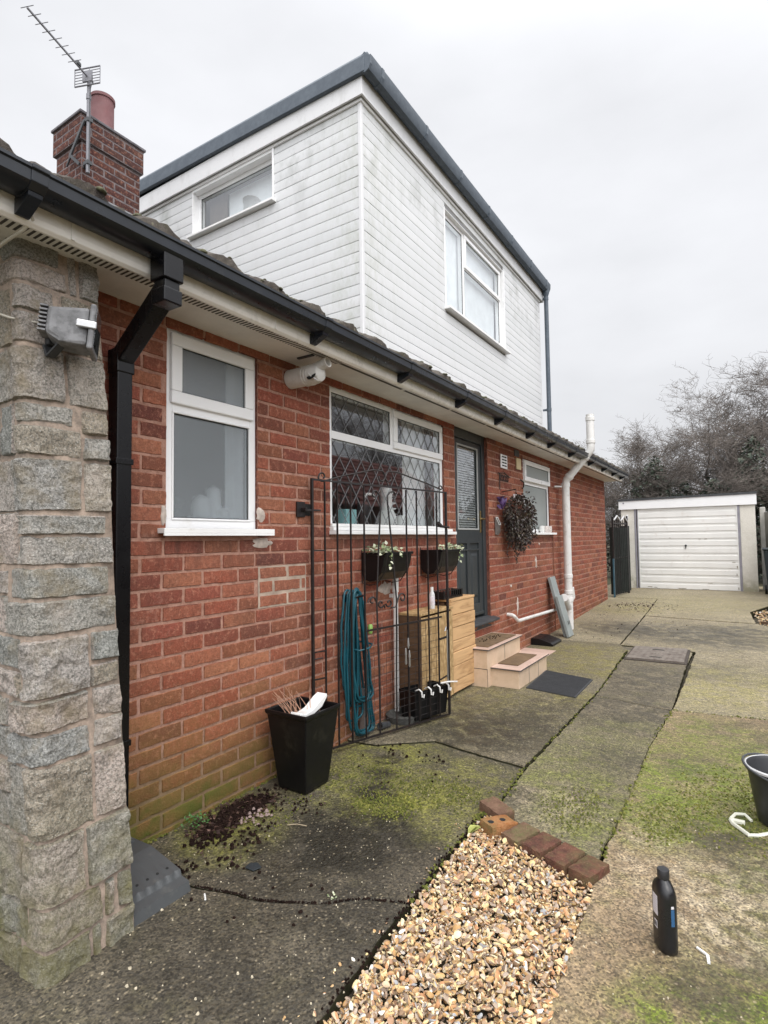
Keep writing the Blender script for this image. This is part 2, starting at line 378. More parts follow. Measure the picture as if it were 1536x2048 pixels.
# ------------------------------------------------------------ ground
def gz(y): return 0.0 if y < 7.1 else min(.13, (y-7.1)*.0295)
def conc(name, lo, hi, moss=(), dark=(), mossc=(.13,.145,.028), darkc=(.030,.028,.022), base_moss=.25, pale=(), wet=.75):
    t = NT(name)
    c = t.mix(t.rng(t.noise(3.2, 6, .65), .35, .66), lo, hi)
    c = t.mix(t.rng(t.noise(17, 5, .7), .48, .72, 0, .55), c, tuple(q*.48 for q in lo))
    damp = None
    n_moss = t.noise(5.5, 6, .7); fine = t.noise(48, 4, .75)
    mk = t.rng(n_moss, .52, .75, 0, base_moss)
    for x, y, r, s in moss:
        b = t.math('MULTIPLY', t.blob(x, y, r, .55), t.rng(t.noise(7, 5, .72, vec=t.mapp((1,1,1),(x,y,0))), .36, .58, 0, s)); mk = t.math('MAXIMUM', mk, b)
    c = t.mix(t.math('MULTIPLY', mk, t.rng(fine, .3, .6, .45, 1.0)), c, mossc)
    for x, y, r, s in dark:
        b = t.math('MULTIPLY', t.blob(x, y, r, .6), t.rng(t.noise(6, 6, .75, vec=t.mapp((1,1,1),(y,x,0))), .40, .54, .0, s)); c = t.mix(t.math('MULTIPLY', b, .85, True), c, darkc); damp = t.math('MAXIMUM', damp, b) if damp is not None else b
    for x, y, r, s in pale:
        b = t.math('MULTIPLY', t.blob(x, y, r, .6), t.rng(t.noise(12, 5, .75), .42, .62, 0, s)); c = t.mix(b, c, (.42,.36,.27))
    c = t.mix(1, c, t.ramp(t.noise(34, 6, .8), [(.30,(.50,.50,.50)),(.5,(.97,.97,.97)),(.70,(1.5,1.47,1.4))]), 'MULTIPLY')
    c = t.mix(1, c, t.ramp(t.noise(95, 4, .8), [(.30,(.62,.62,.62)),(.5,(1,1,1)),(.70,(1.35,1.33,1.28))]), 'MULTIPLY')
    # exposed aggregate
    v = t.voro(75, out=1); sv = t.n('ShaderNodeSeparateColor'); t.L(v, sv.inputs[0])
    d = t.voro(75)
    big = t.math('MULTIPLY', t.rng(sv.outputs[0], .80, .86), t.rng(d, .42, .22))
    c = t.mix(t.math('MULTIPLY', big, .42), c, (.42,.36,.26))
    c = t.mix(t.rng(t.noise(1.6, 5, .7), .42, .62, 0, .35), c, t.mix(1, c, (.5,.48,.42), 'MULTIPLY'))
    v2 = t.voro(150, out=1); s2 = t.n('ShaderNodeSeparateColor'); t.L(v2, s2.inputs[0])
    c = t.mix(t.rng(s2.outputs[1], 0, 1, 0, .8), c, t.mix(1, c, (1.9,1.8,1.6), 'MULTIPLY'))
    c = t.mix(t.rng(s2.outputs[2], .5, .9, 0, .7), c, tuple(q*.32 for q in lo))
    c = t.mix(t.rng(t.noise(30, 5, .8), .40, .62, 0, .5), c, t.mix(1, c, (.45,.45,.42), 'MULTIPLY'))
    h = t.math('ADD', t.math('MULTIPLY', t.noise(60, 5, .75), 1.4), t.math('MULTIPLY', d, .7))
    h = t.math('ADD', h, t.math('MULTIPLY', t.noise(9, 4), 1.2))
    rr = t.rng(t.noise(8, 4), .3, .7, wet-.12, wet+.12)
    if damp is not None: rr = t.math('SUBTRACT', rr, t.math('MULTIPLY', damp, .28, True), True)
    return t.fin(c, rr, t.bump(h, .75, .006), spec=.35)
t = NT('earth'); c = t.mix(t.rng(t.noise(5, 6, .7), .35, .65), (.030,.022,.015), (.065,.055,.03)); M_EARTH = t.fin(c, .95, t.bump(t.noise(60, 4), .8, .01))
t = NT('field_ground'); c = t.mix(t.rng(t.noise(.6, 6, .7), .35, .65), (.05,.06,.025), (.09,.075,.045)); M_FIELD = t.fin(c, .95)
M_CA = conc('concrete_dark_wet', (.066,.058,.045), (.126,.111,.086), moss=[(.48,2.50,.36,.8), (.85,2.75,.3,.7), (.30,2.9,.35,.8), (.70,2.32,.17,1.9), (.62,2.22,.12,1.5), (.25,1.75,.22,.9), (.12,1.9,.2,.9),(.98,2.25,.14,.8),(.9,2.5,.25,.9)], dark=[(.76,2.02,.22,1.5), (.70,1.85,.22,1.4), (.62,1.66,.16,1.0), (.80,2.20,.09,1.4), (.55,2.10,.16,1.0), (.58,2.42,.10,1.5), (.47,2.62,.08,1.4), (.40,2.80,.08,1.2),(.38,1.75,.12,.9),(.98,2.1,.13,.8),(1.05,1.6,.16,.8),(.25,1.2,.3,.7),(.9,1.3,.3,.6)], mossc=(.22,.225,.045), base_moss=.12, wet=.62)
M_CB = conc('concrete_mossy_brown', (.125,.110,.080), (.210,.185,.135), moss=[(.5,4.0,.7,.6), (.9,5.8,.5,.9), (.6,6.5,.5,.9), (1.0,4.6,.25,.8)], dark=[(.5,3.7,.5,.8), (.75,3.5,.35,1.0), (.6,8.0,.6,.8), (.95,3.9,.3,.8), (.9,4.4,.25,.7)], mossc=(.22,.20,.06), wet=.7)
M_CC = conc('concrete_olive', (.135,.118,.084), (.220,.190,.138), moss=[(1.45,2.95,.35,1.1), (1.3,3.3,.3,.8), (1.5,3.9,.4,.6), (1.55,2.6,.2,1.1)], dark=[(1.4,4.5,.5,.7), (1.2,2.75,.1,.9), (1.3,5.6,.6,.7), (1.55,3.5,.2,.6)], mossc=(.15,.165,.045), base_moss=.5, pale=[(1.35,2.75,.22,.5)], wet=.75)
M_CD = conc('concrete_worn_green', (.20,.150,.098), (.325,.250,.168), moss=[(2.05,3.35,.6,1.25), (1.85,2.95,.35,1.2), (1.80,2.72,.18,1.0), (2.5,3.2,.6,1.2), (2.2,2.5,.22,1.0), (2.17,1.60,.30,1.8), (2.5,1.9,.42,1.6), (1.9,4.1,.5,.9), (2.12,3.9,.35,1.0), (1.75,3.4,.25,1.0)], dark=[(2.05,1.85,.12,.7), (2.15,2.78,.22,.9), (2.35,2.3,.3,.6), (2.02,1.35,.2,.7), (2.2,2.0,.12,.6), (1.9,3.6,.2,.5), (2.3,4.3,.4,.5)], mossc=(.145,.185,.030), base_moss=.5, pale=[(2.07,2.25,.22,1.0), (1.78,2.5,.25,.5), (2.15,2.5,.2,.5)], wet=.78)
M_CE = conc('concrete_far_buff', (.225,.198,.140), (.335,.295,.215), moss=[(1.9,5.6,.8,.7), (1.3,11,1.2,.4), (.5,10,.6,.6)], dark=[(1.3,8.2,.7,.8), (1.9,8.0,.7,.8), (.7,8.2,.5,.9), (2.2,8.6,.5,.8), (1.9,6.2,.5,.5), (1.0,6.9,.3,.8)], mossc=(.27,.25,.08), base_moss=.4, wet=.75)

M_GAPS = simple('joint_dirt', (.040,.038,.022), .95, .3, 20, .3, spec=.05)
def njit(x, y, a=.006):
    v = noise.noise_vector(Vector((x*9, y*9, 3.1))); w_ = noise.noise_vector(Vector((x*35, y*35, 7.7)))
    return x+v.x*a*1.6+w_.x*a*.7, y+v.y*a*1.6+w_.y*a*.7
def slab(name, poly, mat, dz=0.0, gap=.006, step=.03, far=False):
    c = Vector((sum(p[0] for p in poly)/len(poly), sum(p[1] for p in poly)/len(poly)))
    pts = []
    for i, a in enumerate(poly):
        b = poly[(i+1) % len(poly)]; L = math.dist(a, b); n = max(1, int(L/(step*(3 if far else 1))))
        n = min(n, 110)
        d = Vector((b[0]-a[0], b[1]-a[1])).normalized(); nn = Vector((-d.y, d.x))   # poly is counter-clockwise: inward
        for k in range(n):
            f = k/n; x = a[0]+(b[0]-a[0])*f; y = a[1]+(b[1]-a[1])*f
            x, y = njit(x, y); pts.append((x+nn.x*gap, y+nn.y*gap))
    M = MB(); n = len(pts)
    ins = [(x+(c.x-x)*.006/max(.05, math.dist((x,y), c)), y+(c.y-y)*.006/max(.05, math.dist((x,y), c))) for x, y in pts]
    vs = [(x, y, gz(y)-.09) for x, y in pts]+[(x, y, gz(y)+dz-.007) for x, y in pts]+[(x, y, gz(y)+dz) for x, y in ins]
    fs = [(i, (i+1)%n, n+(i+1)%n, n+i) for i in range(n)]+[(n+i, n+(i+1)%n, 2*n+(i+1)%n, 2*n+i) for i in range(n)]+[tuple(2*n+i for i in range(n))]
    M.cur = 1; M.add(vs, fs[:n]); M.f.extend(fs[n:]); M.mi.extend([0]*(len(fs)-n))
    o = M.build(name, [mat, M_GAPS], fixn=False); kind(o, 'structure'); return o
g = MB(); g.box(-150, 150, -60, 240, -.6, -.085); kind(g.build('ground', M_FIELD), 'structure')
g = MB(); g.add([(-3,-2,-.05),(7,-2,-.05),(7,7.1,-.05),(-3,7.1,-.05),(7,15.5,.05),(-3,15.5,.05)], [(0,1,2,3),(3,2,4,5)]); kind(g.build('soil_bed', M_EARTH, fixn=False), 'structure')
# the near slab is split by a wandering crack
crack = [(-.2,1.38),(.42,1.42),(.60,1.47),(.70,1.50),(.80,1.545),(.92,1.62),(1.02,1.70),(1.155,1.755)]
slab('concrete_path', [(-2.5,-1.0),(1.22,-1.0),(1.205,.6),(1.195,1.21),(1.155,1.755)]+crack[::-1][1:]+[(-2.5,1.38)], M_CA, 0, .009)
slab('concrete_path', [(-.4,1.38)]+crack[1:]+[(1.118,2.418),(1.15,2.62),(1.116,3.10),(.83,3.146),(.494,3.215),(.204,2.963),(-.3,2.9)], M_CA, -.003, .007)
slab('concrete_path', [(-.3,2.9),(.204,2.963),(.494,3.215),(.83,3.146),(1.116,3.10),(1.127,4.97),(1.03,6.86),(.9,7.15),(-.3,7.15)], M_CB, .006, .008)
slab('concrete_path', [(-.3,7.15),(.9,7.15),(.858,9.4),(.80,11.4),(-.3,11.4)], M_CE, .003, .006, far=True)
slab('concrete_path', [(1.15,2.60),(1.29,2.50),(1.66,2.38),(1.679,2.99),(1.66,3.83),(1.70,4.66),(1.127,4.80),(1.116,3.10)], M_CC, -.006, .004)
slab('concrete_path', [(1.127,4.80),(1.70,4.66),(1.68,5.6),(1.66,6.36),(1.06,6.34),(1.12,4.97)], M_CC, -.003, .005)
slab('concrete_path', [(1.06,6.34),(1.66,6.36),(1.66,7.15),(.9,7.15),(1.03,6.86)], M_CE, -.016, .004)
slab('concrete_path', [(1.75,-1.0),(5.0,-1.0),(5.0,4.95),(2.6,4.80),(2.283,4.744),(1.70,4.66),(1.66,3.83),(1.669,2.51),(1.679,2.234),(1.70,1.51),(1.74,.4)], M_CD, 0, .001)
slab('concrete_path', [(1.70,4.66),(2.283,4.744),(2.6,4.80),(5.0,4.95),(5.0,7.5),(2.354,7.283),(1.686,7.12),(1.70,5.6)], M_CE, .003, .003)
slab('concrete_path', [(.9,7.15),(1.686,7.12),(2.354,7.283),(5,7.5),(5,9.0),(2.45,9.05),(2.28,9.25),(1.91,9.26),(.86,9.4)], M_CE, .0, .008, far=True)
slab('concrete_path', [(.86,9.4),(1.91,9.26),(2.28,9.25),(2.22,10.3),(2.6,11.4),(.80,11.4)], M_CE, .008, .008, far=True)
slab('concrete_path', [(-.6,11.4),(.8,11.4),(5,11.4),(5,15),(-.6,15)], M_CE, .006, .006, far=True)

# pebbles
def pebbles(name, poly, n, s0, s1, zb, dz, label, cols, seed, zf=None):
    rs = np.random.RandomState(seed)
    xs = [p[0] for p in poly]; ys = [p[1] for p in poly]
    def inside(x, y):
        c = False; j = len(poly)-1
        for i in range(len(poly)):
            xi, yi = poly[i]; xj, yj = poly[j]
            if (yi > y) != (yj > y) and x < (xj-xi)*(y-yi)/(yj-yi)+xi: c = not c
            j = i
        return c
    import bmesh
    bm = bmesh.new(); bmesh.ops.create_icosphere(bm, subdivisions=2, radius=1); bv = np.array([v.co[:] for v in bm.verts]); bf = np.array([[v.index for v in f.verts] for f in bm.faces]); bm.free()
    V = []; F = []; cnt = 0
    while cnt < n:
        x = rs.uniform(min(xs), max(xs)); y = rs.uniform(min(ys), max(ys))
        if not inside(x, y): continue
        s = s0+(s1-s0)*rs.rand()**1.8
        sc = np.array([1.15, rs.uniform(.45, .9), rs.uniform(.32, .62)])*s
        # facet the stone by flattening it against a few random planes
        v = bv.copy()
        for _ in range(rs.randint(4, 9)):
            d = rs.normal(size=3); d /= np.linalg.norm(d); k = rs.uniform(.35, .8)
            q = v@d; over = np.maximum(0, q-k); v = v-over[:,None]*d*.97
        v = v*sc
        a, b_, c_ = rs.uniform(-1.0, 1.0), rs.uniform(-.9, .9), rs.uniform(0, 6.28)
        Rz = np.array([[math.cos(c_),-math.sin(c_),0],[math.sin(c_),math.cos(c_),0],[0,0,1]])
        Rx = np.array([[1,0,0],[0,math.cos(a),-math.sin(a)],[0,math.sin(a),math.cos(a)]]); Ry = np.array([[math.cos(b_),0,math.sin(b_)],[0,1,0],[-math.sin(b_),0,math.cos(b_)]])
        v = v@(Rz@Rx@Ry).T
        z = (zf(x, y) if zf else zb)+dz*rs.rand()
        V.append(v+np.array([x, y, z])); F.append(bf+len(bv)*cnt); cnt += 1
    V = np.concatenate(V); F = np.concatenate(F)
    me = bpy.data.meshes.new(name); me.vertices.add(len(V)); me.vertices.foreach_set('co', V.ravel()); me.loops.add(F.size); me.loops.foreach_set('vertex_index', F.ravel().astype(np.int32))
    me.polygons.add(len(F)); me.polygons.foreach_set('loop_start', np.arange(0, F.size, 3, dtype=np.int32)); me.polygons.foreach_set('loop_total', np.full(len(F), 3, dtype=np.int32)); me.polygons.foreach_set('use_smooth', [True]*len(F)); me.update(); me.validate()
    try: me.set_sharp_from_angle(angle=R(24))
    except Exception: pass
    t = NT(name+'_stone')
    c = t.ramp(t.isl, cols, 'CONSTANT')
    c = t.mix(t.rng(t.noise(90, 4, .7), .4, .7, 0, .4), c, t.mix(.5, c, (.12,.07,.035)))
    t.fin(c, .62, t.bump(t.noise(260, 3), .3, .002), spec=.4)
    me.materials.append(t.m); o = bpy.data.objects.new(name, me); COL.objects.link(o); kind(o, 'stuff', label, 'gravel'); return o
PC = [(0,(.48,.29,.12)),(.09,(.72,.57,.30)),(.18,(.28,.18,.11)),(.26,(.56,.36,.17)),(.34,(.80,.69,.44)),(.42,(.36,.28,.21)),(.50,(.52,.27,.13)),(.58,(.48,.39,.31)),(.66,(.72,.54,.26)),(.74,(.19,.135,.10)),(.80,(.64,.47,.31)),(.87,(.42,.25,.15)),(.93,(.84,.80,.72)),(.965,(.36,.37,.38))]
GP = [(1.215,.9),(1.745,.9),(1.712,1.51),(1.685,2.20),(1.66,2.25),(1.20,2.50),(1.15,2.50),(1.135,2.418),(1.17,1.76),(1.215,1.21)]
pebbles('gravel', GP, 9000, .006, .0150, -.026, .034, 'golden pea gravel filling the trench beside the row of bricks', PC, 3)
pebbles('gravel', [(1.25,1.0),(1.69,1.0),(1.68,1.5),(1.64,2.15),(1.25,2.4),(1.18,1.8)], 190, .013, .019, -.004, .012, 'golden pea gravel filling the trench beside the row of bricks', PC, 8)
pebbles('gravel', [(1.10,1.1),(1.20,1.1),(1.15,1.8),(1.08,2.4),(1.05,2.3),(1.12,1.7)], 34, .004, .009, .001, .003, 'stray pebbles kicked out on to the dark slab', PC, 18)
pebbles('gravel', [(2.30,9.2),(2.50,9.0),(3.6,9.0),(3.6,11.2),(2.62,11.2),(2.26,10.3)], 1500, .010, .022, .0, .03, 'patch of golden gravel beside the drive near the garage', PC, 5, zf=lambda x, y: gz(y)-.02)
# grit and crumbs lying on the concrete
def crumbs(name, items, mat, label, cat, seed=1, up=.3):
    rs = random.Random(seed); M = MB()
    for (cx, cy, rx, ry, n, s0, s1) in items:
        for _ in range(n):
            a = rs.uniform(0, 6.28); r = math.sqrt(rs.random())*(.55+.45*rs.random()); x = cx+rx*r*math.cos(a); y = cy+ry*r*math.sin(a); s = rs.uniform(s0, s1); z = gz(y)+s*.15+rs.random()*up*s
            k = rs.randint(4, 6); an = rs.uniform(0, 6.28); h = s*rs.uniform(.3, .7)
            ring_ = [(x+s*rs.uniform(.6, 1)*math.cos(an+6.283*i/k), y+s*rs.uniform(.5, 1)*math.sin(an+6.283*i/k)) for i in range(k)]
            vs = [(p[0], p[1], z-.002) for p in ring_]+[(x+(p[0]-x)*.6, y+(p[1]-y)*.6, z+h*rs.uniform(.5,1.2)) for p in ring_]
            M.add(vs, [tuple(range(k, 2*k))]+[(i, (i+1)%k, k+(i+1)%k, k+i) for i in range(k)])
    o = M.build(name, mat, fixn=False); kind(o, 'stuff', label, cat); return o
M_GRIT = simple('pale_grit', (.50,.44,.32), .8, .3, 60, .2)
crumbs('grit', [(.7,1.5,1.0,.75,210,.0014,.004),(.9,2.6,.5,.6,40,.0015,.004),(2.0,2.2,.5,1.0,70,.002,.006),(.62,1.15,.5,.25,12,.005,.008)], M_GRIT, 'pale grit scattered over the concrete', 'grit', 4, .1)
crumbs('spilled_soil', [(.13,1.92,.10,.22,420,.005,.016),(.19,1.70,.10,.13,170,.004,.014),(.34,1.80,.10,.14,40,.004,.014),(.12,2.15,.08,.2,60,.004,.012),(.28,1.47,.07,.06,25,.006,.012),(.42,1.62,.10,.12,14,.006,.014),(.30,2.1,.2,.12,45,.004,.010),(.7,1.5,.5,.3,12,.005,.011),(.6,2.7,.4,.3,10,.005,.010),(.45,2.95,.3,.1,25,.005,.014)], M_SOIL, 'dark compost and dead leaves spilled by the wall', 'soil', 6, .35)
crumbs('leaf_litter', [(.75,10.4,.55,.5,50,.006,.018),(.5,7.6,.6,.7,16,.006,.014),(1.1,8.4,.7,.8,10,.006,.014)], M_SOIL, 'scattered dark leaf crumbs on the path near the garage gate', 'leaf litter', 9, .2)
M_MOSS = NT('moss_tufts'); c = M_MOSS.ramp(M_MOSS.isl, [(0,(.065,.08,.02)),(.4,(.115,.125,.03)),(.75,(.175,.17,.045)),(1,(.09,.105,.03))]); M_MOSS = M_MOSS.fin(c, .95, spec=.1)
crumbs('moss', [(.70,2.33,.20,.14,520,.003,.008),(.85,2.60,.28,.22,420,.003,.007),(.45,2.55,.35,.28,420,.0025,.007),(.30,2.02,.14,.30,160,.002,.006),(2.10,3.2,.32,.55,900,.003,.008),(1.84,2.85,.15,.30,420,.003,.008),(2.22,1.62,.13,.22,520,.003,.008),(1.48,2.75,.18,.30,320,.003,.007),(2.4,3.2,.4,.7,300,.003,.008)], M_MOSS, 'yellow green moss tufts on the concrete', 'moss', 41, .2)
def along(name, pts, n, w, mat, label, cat, seed, s0=.003, s1=.010):
    items = []; rs_ = random.Random(seed)
    for _ in range(n):
        i = rs_.randrange(len(pts)-1); f = rs_.random(); x = pts[i][0]+(pts[i+1][0]-pts[i][0])*f; y = pts[i][1]+(pts[i+1][1]-pts[i][1])*f
        x, y = njit(x, y); items.append((x+rs_.gauss(0,w), y+rs_.gauss(0,w), .004, .004, 2, s0, s1))
    crumbs(name, items, mat, label, cat, seed, .1)
along('joint_moss', [(1.155,1.755),(1.118,2.418),(1.15,2.62),(1.116,3.10),(1.127,4.97),(1.03,6.86)], 230, .010, M_MOSS, 'moss growing along the long joint in the path', 'moss', 51)
along('joint_moss', [(1.679,2.234),(1.669,2.6),(1.679,2.99),(1.66,3.83),(1.70,4.66),(2.283,4.744)], 170, .010, M_MOSS, 'moss growing along the edge of the drive slab', 'moss', 52)
along('joint_moss', [(.0,2.7),(.0,1.5)], 110, .012, M_MOSS, 'moss along the foot of the brick wall', 'moss', 53)
along('joint_soil', [(1.20,1.0),(1.155,1.755),(1.118,2.418)], 170, .010, M_SOIL, 'soil crumbs along the edge of the gravel trench', 'soil', 54, .002, .007)
along('joint_soil', crack[1:], 300, .003, M_SOIL, 'dirt caught in the wandering crack of the dark slab', 'soil', 55, .0018, .0045)
def litter(name, items, mat, label, cat, seed):
    rs_ = random.Random(seed); M = MB()
    for cx, cy, rx, ry, n, s0, s1 in items:
        for _ in range(n):
            a = rs_.uniform(0,6.28); r = math.sqrt(rs_.random()); x = cx+rx*r*math.cos(a); y = cy+ry*r*math.sin(a); s = rs_.uniform(s0,s1); d = rs_.uniform(0,6.28); z = gz(y)+.004
            u = Vector((math.cos(d), math.sin(d), rs_.uniform(-.1,.25))); w = Vector((-u.y, u.x, rs_.uniform(-.2,.2))); p = Vector((x,y,z))
            c_ = [p, p+u*s*.4+w*s*.32, p+u*s+Vector((0,0,rs_.uniform(0,.3)*s)), p+u*s*.45-w*s*.30+Vector((0,0,rs_.uniform(0,.25)*s))]
            M.add(c_, [(0,1,2),(0,2,3)])
    o = M.build(name, mat, fixn=False); kind(o, 'stuff', label, cat)
M_LITT = NT('brown_leaf_litter'); c = M_LITT.ramp(M_LITT.isl, [(0,(.022,.010,.008)),(.6,(.042,.019,.013)),(.93,(.075,.035,.022)),(1,(.22,.13,.10))]); M_LITT = M_LITT.fin(c, .7)
litter('dead_leaves', [(.13,1.88,.12,.26,430,.012,.030),(.33,1.62,.12,.14,22,.010,.02),(.35,2.1,.3,.2,14,.01,.02),(.75,10.3,.6,.6,150,.02,.05),(.8,9.2,.6,.7,40,.02,.04),(1.4,1.6,.22,.6,12,.012,.025)], M_LITT, 'reddish brown dead leaf scraps on the ground', 'dead leaves', 61)
M_DEADL = simple('pale_dead_leaf', (.26,.19,.17), .7, .3, 40, .3)
crumbs('dead_leaves', [(.24,1.92,.07,.09,26,.007,.014)], M_DEADL, 'few pinkish dead leaves on the spilled compost', 'dead leaves', 12, 1.2)

# ------------------------------------------------------------ house
H = empty('house', (0, .88, 0), 'red brick bungalow with a white boarded dormer and a stone corner', 'house')
def brickwork(P, u0, u1, z0, z1, holes, rs, L=.225, C=.075, mort=.010, proud=.0, tone=None):
    """bricks as cushions proud of the mortar, cut round the openings; P(u,z,h) gives the 3D point"""
    M = MB(); row = 0; z = z0
    while z < z1-.01:
        zt = min(z+C, z1); off = (row % 2)*.5*L+rs.uniform(-.006, .006)
        u = u0-off
        cuts = [(a, b) for a, b, c_, d in holes if c_ < zt-.02 and d > z+.02]
        while u < u1:
            Ls = L
            a = max(u, u0); b = min(u+Ls, u1)
            segs = [(a, b)]
            for ca, cb in cuts:
                ns = []
                for s_, e_ in segs:
                    if cb <= s_ or ca >= e_: ns.append((s_, e_))
                    else:
                        if ca > s_: ns.append((s_, ca+mort*.5))
                        if cb < e_: ns.append((cb-mort*.5, e_))
                segs = ns
            for s_, e_ in segs:
                if e_-s_ < .03: continue
                ua, ub = s_+mort/2+rs.uniform(-.002,.002), e_-mort/2+rs.uniform(-.002,.002); za, zb = z+mort/2+rs.uniform(-.0015,.0015), zt-mort/2+rs.uniform(-.0015,.0015)
                nu = max(2, int((ub-ua)/.028)); nv = 3
                us = [ua, ua+.004]+[ua+.004+(ub-ua-.008)*i/nu for i in range(1, nu)]+[ub-.004, ub]
                zs = [za, za+.004]+[za+.004+(zb-za-.008)*i/nv for i in range(1, nv)]+[zb-.004, zb]
                tilt = rs.uniform(-.0015, .0015); vs = []
                for j, zz in enumerate(zs):
                    for i, uu in enumerate(us):
                        edge = i in (0, len(us)-1) or j in (0, len(zs)-1)
                        near = i in (1, len(us)-2) or j in (1, len(zs)-2)
                        h = -.011 if edge else (proud-.0015+rs.uniform(-.001,.001) if near else proud+rs.uniform(-.0012,.0014))
                        if not edge: h += tilt*(uu-ua)/(ub-ua)
                        vs.append(P(uu+rs.uniform(-.0019,.0019), zz+rs.uniform(-.0019,.0019), h))
                w_ = len(us); fs = [(j*w_+i, j*w_+i+1, (j+1)*w_+i+1, (j+1)*w_+i) for j in range(len(zs)-1) for i in range(w_-1)]
                M.add(vs, fs)
            u += Ls
        z = zt; row += 1
    return M
def mortar_sheet(P, u0, u1, z0, z1, holes, h=-.0058):
    us = sorted({u0, u1, *[q for a in holes for q in a[:2]]}); zs = sorted({z0, z1, *[q for a in holes for q in a[2:]]})
    M = MB()
    for i in range(len(us)-1):
        for j in range(len(zs)-1):
            cu = (us[i]+us[i+1])/2; cz = (zs[j]+zs[j+1])/2
            if cu < u0 or cu > u1 or cz < z0 or cz > z1 or any(a < cu < b and c_ < cz < d for a, b, c_, d in holes): continue
            M.add([P(us[i], zs[j], h), P(us[i+1], zs[j], h), P(us[i+1], zs[j+1], h), P(us[i], zs[j+1], h)], [(0,1,2,3)])
    return M
rs = random.Random(5)
SZ = 2.32      # underside of the eaves
WY1 = 11.1
PW = lambda u, z, h: (h, u, z)
holes = [(1.60, 2.17, 1.345, 2.285), (2.80, 4.41, 1.345, 2.285), (4.63, 5.41, .455, 2.33), (6.50, 7.56, 1.345, 2.235)]
patch = (2.17, 2.56, .92, 1.145)
wall = brickwork(PW, 1.02, WY1, -.055, SZ+.01, holes+[patch], rs).build('wall', M_BRICK, H, smooth='auto', fixn=False)
mortar_sheet(PW, 1.02, WY1, -.08, SZ+.01, holes+[patch]).build('mortar', M_MORT, wall, fixn=False)
brickwork(PW, patch[0]+.005, patch[1], patch[2], patch[3], [], rs, mort=.014).build('repair_bricks', M_PATCH, wall, smooth='auto', fixn=False)
mortar_sheet(PW, *patch[:2], patch[2], patch[3], [], h=-.0035).build('repair_mortar', simple('pale_repair_mortar', (.36,.28,.22), .95, .3, 12, .6, 90, bd=.005), wall, fixn=False)
# far gable return and the back of the shell
PG = lambda u, z, h: (-u, WY1+h, z)
brickwork(PG, .012, 7.2, -.055, SZ, [], rs).build('gable_wall', M_BRICK, H, smooth='auto', fixn=False)
mortar_sheet(PG, 0, 7.2, -.08, SZ, []).build('gable_mortar', M_MORT, H, fixn=False)
for a0, a1, c0, c1 in holes:      # brick reveals of the openings
    b = MB(); b.box(-.12, -.006, a0-.004, a0, c0, c1); b.box(-.12, -.006, a1, a1+.004, c0, c1); b.box(-.12, -.006, a0, a1, c1, c1+.004); b.box(-.12, -.006, a0, a1, c0-.004, c0)
    b.build('reveal', M_BRICK, H)
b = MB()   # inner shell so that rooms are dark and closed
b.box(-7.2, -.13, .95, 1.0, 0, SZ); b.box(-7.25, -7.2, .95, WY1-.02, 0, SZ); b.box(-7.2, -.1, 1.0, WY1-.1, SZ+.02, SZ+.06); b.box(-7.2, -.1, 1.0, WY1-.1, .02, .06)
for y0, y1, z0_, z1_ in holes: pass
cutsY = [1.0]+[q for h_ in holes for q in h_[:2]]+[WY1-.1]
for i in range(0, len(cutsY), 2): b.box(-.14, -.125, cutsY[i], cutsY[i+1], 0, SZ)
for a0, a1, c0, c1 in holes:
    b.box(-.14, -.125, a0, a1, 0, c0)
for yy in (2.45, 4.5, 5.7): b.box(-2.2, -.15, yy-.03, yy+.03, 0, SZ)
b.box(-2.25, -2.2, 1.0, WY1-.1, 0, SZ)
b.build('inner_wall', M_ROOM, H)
M_WET = simple('painted_mortar_smear', (.47,.40,.35), .9, .25, 30, .5, 80, bd=.004)
def smear(y, z, w, h):
    M = MB(); n = 16; ps = []
    for i in range(n):
        a = 6.283*i/n; k = rs.uniform(.6, 1.05); ps.append((.0028, y+w*k*math.cos(a), z+h*k*math.sin(a)))
    ins = [(.0035, y+(p[1]-y)*.8, z+(p[2]-z)*.8) for p in ps]
    M.add([( -.004, p[1], p[2]) for p in ps]+ins, [tuple(n+i for i in range(n))]+[(i, (i+1)%n, n+(i+1)%n, n+i) for i in range(n)])
    M.build('mortar_smear', M_WET, wall, smooth=True, fixn=False)
smear(3.42, .93, .12, .06); smear(6.9, .98, .03, .10); smear(6.2, .52, .035, .12); smear(1.585, 1.40, .02, .05); smear(2.19, 1.42, .035, .05)
smear(7.05, 1.2, .03, .02); smear(6.0, .75, .03, .02); smear(2.2, 1.27, .10, .03)
